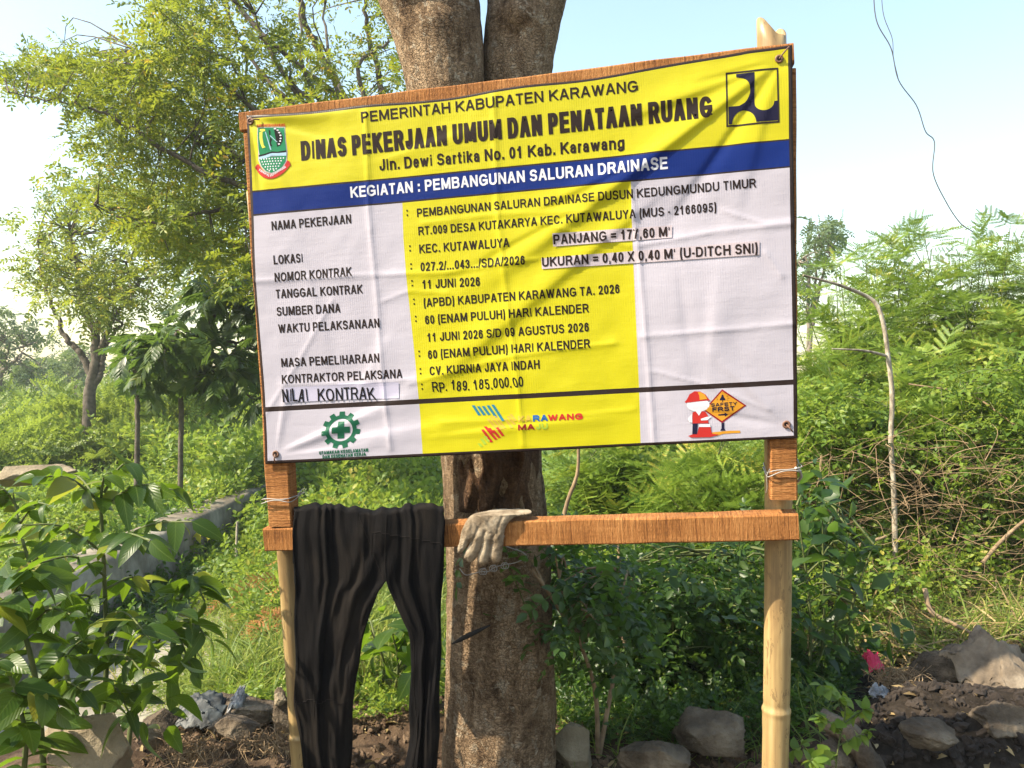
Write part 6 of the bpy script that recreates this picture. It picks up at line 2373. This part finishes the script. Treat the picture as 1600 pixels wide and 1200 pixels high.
# ================================================================== RUBBLE AND LITTER
def rock(name, label, px, py, wpx, hpx, Y, mat, seed, depth=None, sharp=.35, cat="rock", sink=.25):
    c = at(px, py, Y)
    rx_, rz_ = wpx / 2 / FPX * Y, hpx / 2 / FPX * Y
    ry_ = depth or rx_ * .8
    bm = bmesh.new()
    bmesh.ops.create_icosphere(bm, subdivisions=5, radius=1)
    rd = random.Random(seed)
    # chop with random planes for flat faces
    pl = []
    for _ in range(13):
        n_ = Vector((rd.gauss(0, 1), rd.gauss(0, 1), rd.gauss(0, 1))).normalized()
        pl.append((n_, rd.uniform(.40, .74)))
    for v in bm.verts:
        p = v.co.copy()
        for n_, d_ in pl:
            k = p.dot(n_) - d_
            if k > 0:
                p -= n_ * k * .97
        q = p + Vector((seed * 3.1, 0, 0))
        p *= 1 + .10 * mnoise.fractal(q * 1.6, 1, 2, 4) * sharp * 2 + .06 * abs(mnoise.noise(q * 6)) + .04 * mnoise.noise(q * 17) + .02 * mnoise.noise(q * 41)
        v.co = Vector((p.x * rx_ * 1.42, p.y * ry_ * 1.25, p.z * rz_ * 1.42))
    me = bpy.data.meshes.new(name)
    bm.to_mesh(me)
    bm.free()
    for p in me.polygons:
        p.use_smooth = True
    me.materials.append(mat)
    o = bpy.data.objects.new(name, me)
    COL.objects.link(o)
    o.location = c
    tag(o, label, cat)
    return o


rock("rock", "large tan boulder with a flat top at the lower left", 150, 1172, 124, 110, 1.85, M_ROCKT, 3)
rock("rock", "squared brown block in the rubble left of the bamboo post", 385, 1112, 110, 52, 2.5, M_ROCK, 8)
rock("rock", "upright pale edged stone against the left bamboo post", 443, 1122, 38, 66, 2.42, M_ROCK, 12)
rock("rock", "brown lump of broken concrete in front of the squared block", 365, 1140, 70, 40, 2.32, M_ROCK, 14)
rock("rock", "big rough grey stone under the dark shrub", 1105, 1150, 105, 72, 2.35, M_ROCK, 17)
rock("rock", "low earthy stone left of the rough grey stone", 1030, 1185, 90, 50, 2.2, M_ROCK, 19)
rock("rock", "pale stone just right of the thick trunk", 890, 1168, 70, 70, 2.3, M_ROCKT, 23)
rock("rock", "sunlit pale lump of soil between the trouser legs", 600, 1170, 150, 55, 2.45, M_ROCKT, 27, sharp=.6)
rock("rock", "dark stone at the foot of the round leaved plant", 1290, 1185, 70, 60, 2.1, M_ROCK, 29)
rock("rock", "yellowish stone on top of the soil heap", 1422, 1096, 26, 30, 2.45, M_ROCKT, 31)
rock("rock", "grey pointed chunk at the back of the soil heap", 1480, 1058, 90, 70, 2.75, M_ROCK, 37, sharp=.8)
rock("rock", "jagged brown chunk at the left foot of the muddy sack", 1500, 1095, 60, 40, 2.4, M_ROCK, 53, sharp=.9)
rock("rock", "grey brown broken piece sticking out of the front of the dark mud", 1460, 1150, 70, 40, 2.15, M_ROCK, 57, sharp=.9)
rock("rock", "tan broken piece at the right end of the dark mud", 1575, 1135, 80, 46, 2.25, M_ROCK, 59, sharp=.9)
rock("rock", "low tan slab seen beyond the ditch at the far left", 40, 745, 110, 34, 6.0, M_ROCKT, 41)
rock("rock", "white pebble lying in the soil left of the trousers", 437, 1096, 22, 18, 2.4, M_ROCKT, 43)
rock("rock", "grey lump between the tan boulder and the brown blocks", 240, 1140, 60, 44, 2.3, M_ROCK, 47)


def clods():
    """loose soil clods and gravel along the bottom"""
    bm = bmesh.new()
    bmesh.ops.create_icosphere(bm, subdivisions=2, radius=1)
    base = []
    for k in range(5):
        V = np.array([v.co * (1 + .7 * mnoise.noise(v.co * 1.2 + Vector((k * 7, 0, 0))) + .5 * mnoise.noise(v.co * 3 + Vector((k * 3, 2, 0)))) for v in bm.verts])
        V[:, 2] *= .7
        F = np.array([[v.index for v in f.verts] for f in bm.faces])
        base.append((V, {3: F}, np.zeros((len(V), 2))))
    bm.free()
    for nm, lb, poly, n_, mat, sc in (("soil_clods", "dark soil clods on the heap at lower right", [(1330, 1060), (1640, 1010), (1640, 1260), (1320, 1260)], 2600, M_SOILD, .0095),
                                      ("rubble", "brown soil crumbs and gravel along the bottom", [(170, 1110), (470, 1085), (720, 1090), (900, 1120), (1330, 1100), (1330, 1260), (170, 1260)], 3600, M_SOIL2, .0075)):
        pp = sample_poly(poly, n_)
        P = gps(pp, 6)
        mb = MB()
        put(mb, base, P, rdir(n_), sc * np.minimum(2.2, rng.lognormal(0, .6, n_)), rollj=2)
        o = mb.build(nm, mat, smooth=False)
        o["kind"] = "stuff"
        tag(o, lb, "soil")


M_SOILD = m_noise("soil_dark", [(.3, (.014, .010, .008)), (.6, (.035, .026, .020)), (.85, (.075, .058, .045))], 9, .95, .8, .012, 40)
M_SOIL2 = m_noise("soil_brown", [(.28, (.035, .021, .013)), (.5, (.095, .06, .036)), (.8, (.22, .155, .10))], 6, .95, .8, .012, 40)
clods()


def rag(name, label, cat, px, py, wpx, hpx, Y, mat, seed, tilt=.5, amp=.35):
    c = at(px, py, Y)
    rx_, rz_ = wpx / 2 / FPX * Y, hpx / 2 / FPX * Y
    n_ = 34
    V = []
    for i in range(n_):
        for j in range(n_):
            u, v = i / (n_ - 1) * 2 - 1, j / (n_ - 1) * 2 - 1
            q = Vector((u * 1.6 + seed, v * 1.6, seed * .3))
            h = mnoise.fractal(q, 1, 2, 4)
            r_ = 1 - .18 * mnoise.noise(Vector((math.atan2(v, u) * 1.5, seed, 0)))
            V.append((u * r_ * rx_ + amp * rx_ * .3 * mnoise.noise(q * 2), v * r_ * rz_ * math.cos(tilt) * 1.6 + amp * rz_ * h, v * r_ * rz_ + amp * rz_ * (h + .9 - u * u - v * v * .5) + .3 * rz_ * amp * abs(mnoise.noise(q * 3))))
    F = [(i * n_ + j, (i + 1) * n_ + j, (i + 1) * n_ + j + 1, i * n_ + j + 1) for i in range(n_ - 1) for j in range(n_ - 1)]
    mb = MB()
    mb.add(np.array(V) + c, F)
    o = mb.build(name, mat, origin=c)
    md = o.modifiers.new("t", 'SOLIDIFY')
    md.thickness = .003
    tag(o, label, cat)


M_SACK = m_noise("sack", [(.28, (.05, .036, .024)), (.5, (.15, .115, .08)), (.75, (.30, .25, .185))], 8, .9, .7, .008, 60)
M_REDC = m_noise("red_cloth", [(.3, (.30, .01, .04)), (.7, (.50, .03, .08))], 20, .7, .3, .004)
M_PLAS = m_noise("white_plastic", [(.35, (.06, .06, .06)), (.5, (.17, .17, .175)), (.7, (.36, .36, .35))], 25, .35, .3, .004)
M_GREYP = m_noise("grey_plastic", [(.35, (.012, .013, .013)), (.7, (.045, .055, .06))], 25, .5, .3, .004)
rag("old_sack", "crumpled muddy sack at the lower right edge", "sack", 1575, 1066, 150, 72, 2.6, M_SACK, 2, amp=.75)
rag("red_rag", "crumpled red rag on the debris right of the dark shrub", "rag", 1366, 1036, 24, 20, 2.75, M_REDC, 5, amp=.8)
rag("plastic_bag", "torn white and grey plastic bag beside the soil heap", "plastic bag", 1376, 1086, 30, 16, 2.5, M_PLAS, 7, amp=.7)
rag("plastic_bag", "grey plastic sheet draped over the rubble left of the squared block", "plastic bag", 315, 1112, 70, 34, 2.45, M_GREYP, 9, amp=.6)
rag("plastic_bag", "small clear crumpled wrapper in the grass above the squared block", "wrapper", 370, 1098, 22, 20, 2.45, M_PLAS, 11, amp=.9)

# clump of dry roots on the soil heap and at the left
for lb, px, py, Y, r_, n_ in (("matted brown clump of dry roots on the soil heap", 1405, 1062, 2.6, .075, 230), ("reddish tangle of roots left of the left bamboo post", 300, 1175, 2.15, .09, 200), ("fine brown roots at the foot of the left bamboo post", 420, 1160, 2.2, .07, 160)):
    c = at(px, py, Y)
    mb = MB()
    for _ in range(n_):
        d = rng.normal(size=3) * [1, .8, .5]
        p = c + norm(d) * r_ * rng.random() * np.array([1.3, 1, .6])
        e = norm(rng.normal(size=3)) * rng.uniform(.03, .08)
        tube(mb, smooth_path([p - e / 2, p + rng.normal(size=3) * .012, p + e / 2], 5), .0011, 3, cap=False)
    o = mb.build("root_clump", M_DRY, origin=c)
    tag(o, lb, "roots")

# ---- cable hanging at the upper right, dangling past the shrubs
mb = MB()
pts = [at(1364, -40, 5.2), at(1369, 30, 5.2), at(1392, 75, 5.2), at(1404, 125, 5.2), at(1432, 165, 5.2), at(1446, 205, 5.2), at(1460, 222, 5.2), at(1458, 270, 5.2), at(1478, 315, 5.2), at(1500, 348, 5.2), at(1520, 362, 5.2)]
tube(mb, smooth_path(pts, 90), .0035, 6)
pts = [at(1376, -40, 5.2), at(1380, 20, 5.2), at(1394, 60, 5.2), at(1396, 90, 5.2), at(1404, 125, 5.2)]
tube(mb, smooth_path(pts, 40), .0025, 5)
tag(mb.build("cable", M_WIRED, origin=at(1404, 125, 5.2)), "thin kinked cable dangling from above at the upper right", "cable")


# ================================================================== HAZE
bpy.ops.mesh.primitive_cube_add(size=1, location=(0, 0, 0))
hz = bpy.context.object
hz.name = "haze"
hz.dimensions = (3300, 3300, 8.5)
hz.location = (0, 0, 2.15)
hz.data.name = "haze"
m = bpy.data.materials.new("haze_air")
m.use_nodes = True
n = m.node_tree
n.nodes.remove(n.nodes["Principled BSDF"])
pv = n.nodes.new("ShaderNodeVolumePrincipled")
pv.inputs["Color"].default_value = (.90, .95, 1.0, 1)
pv.inputs["Density"].default_value = .0019
pv.inputs["Anisotropy"].default_value = .3
n.links.new(pv.outputs[0], n.nodes["Material Output"].inputs["Volume"])
hz.data.materials.append(m)
hz["kind"] = "stuff"
tag(hz, "thin pale morning haze lying over the whole field", "haze")
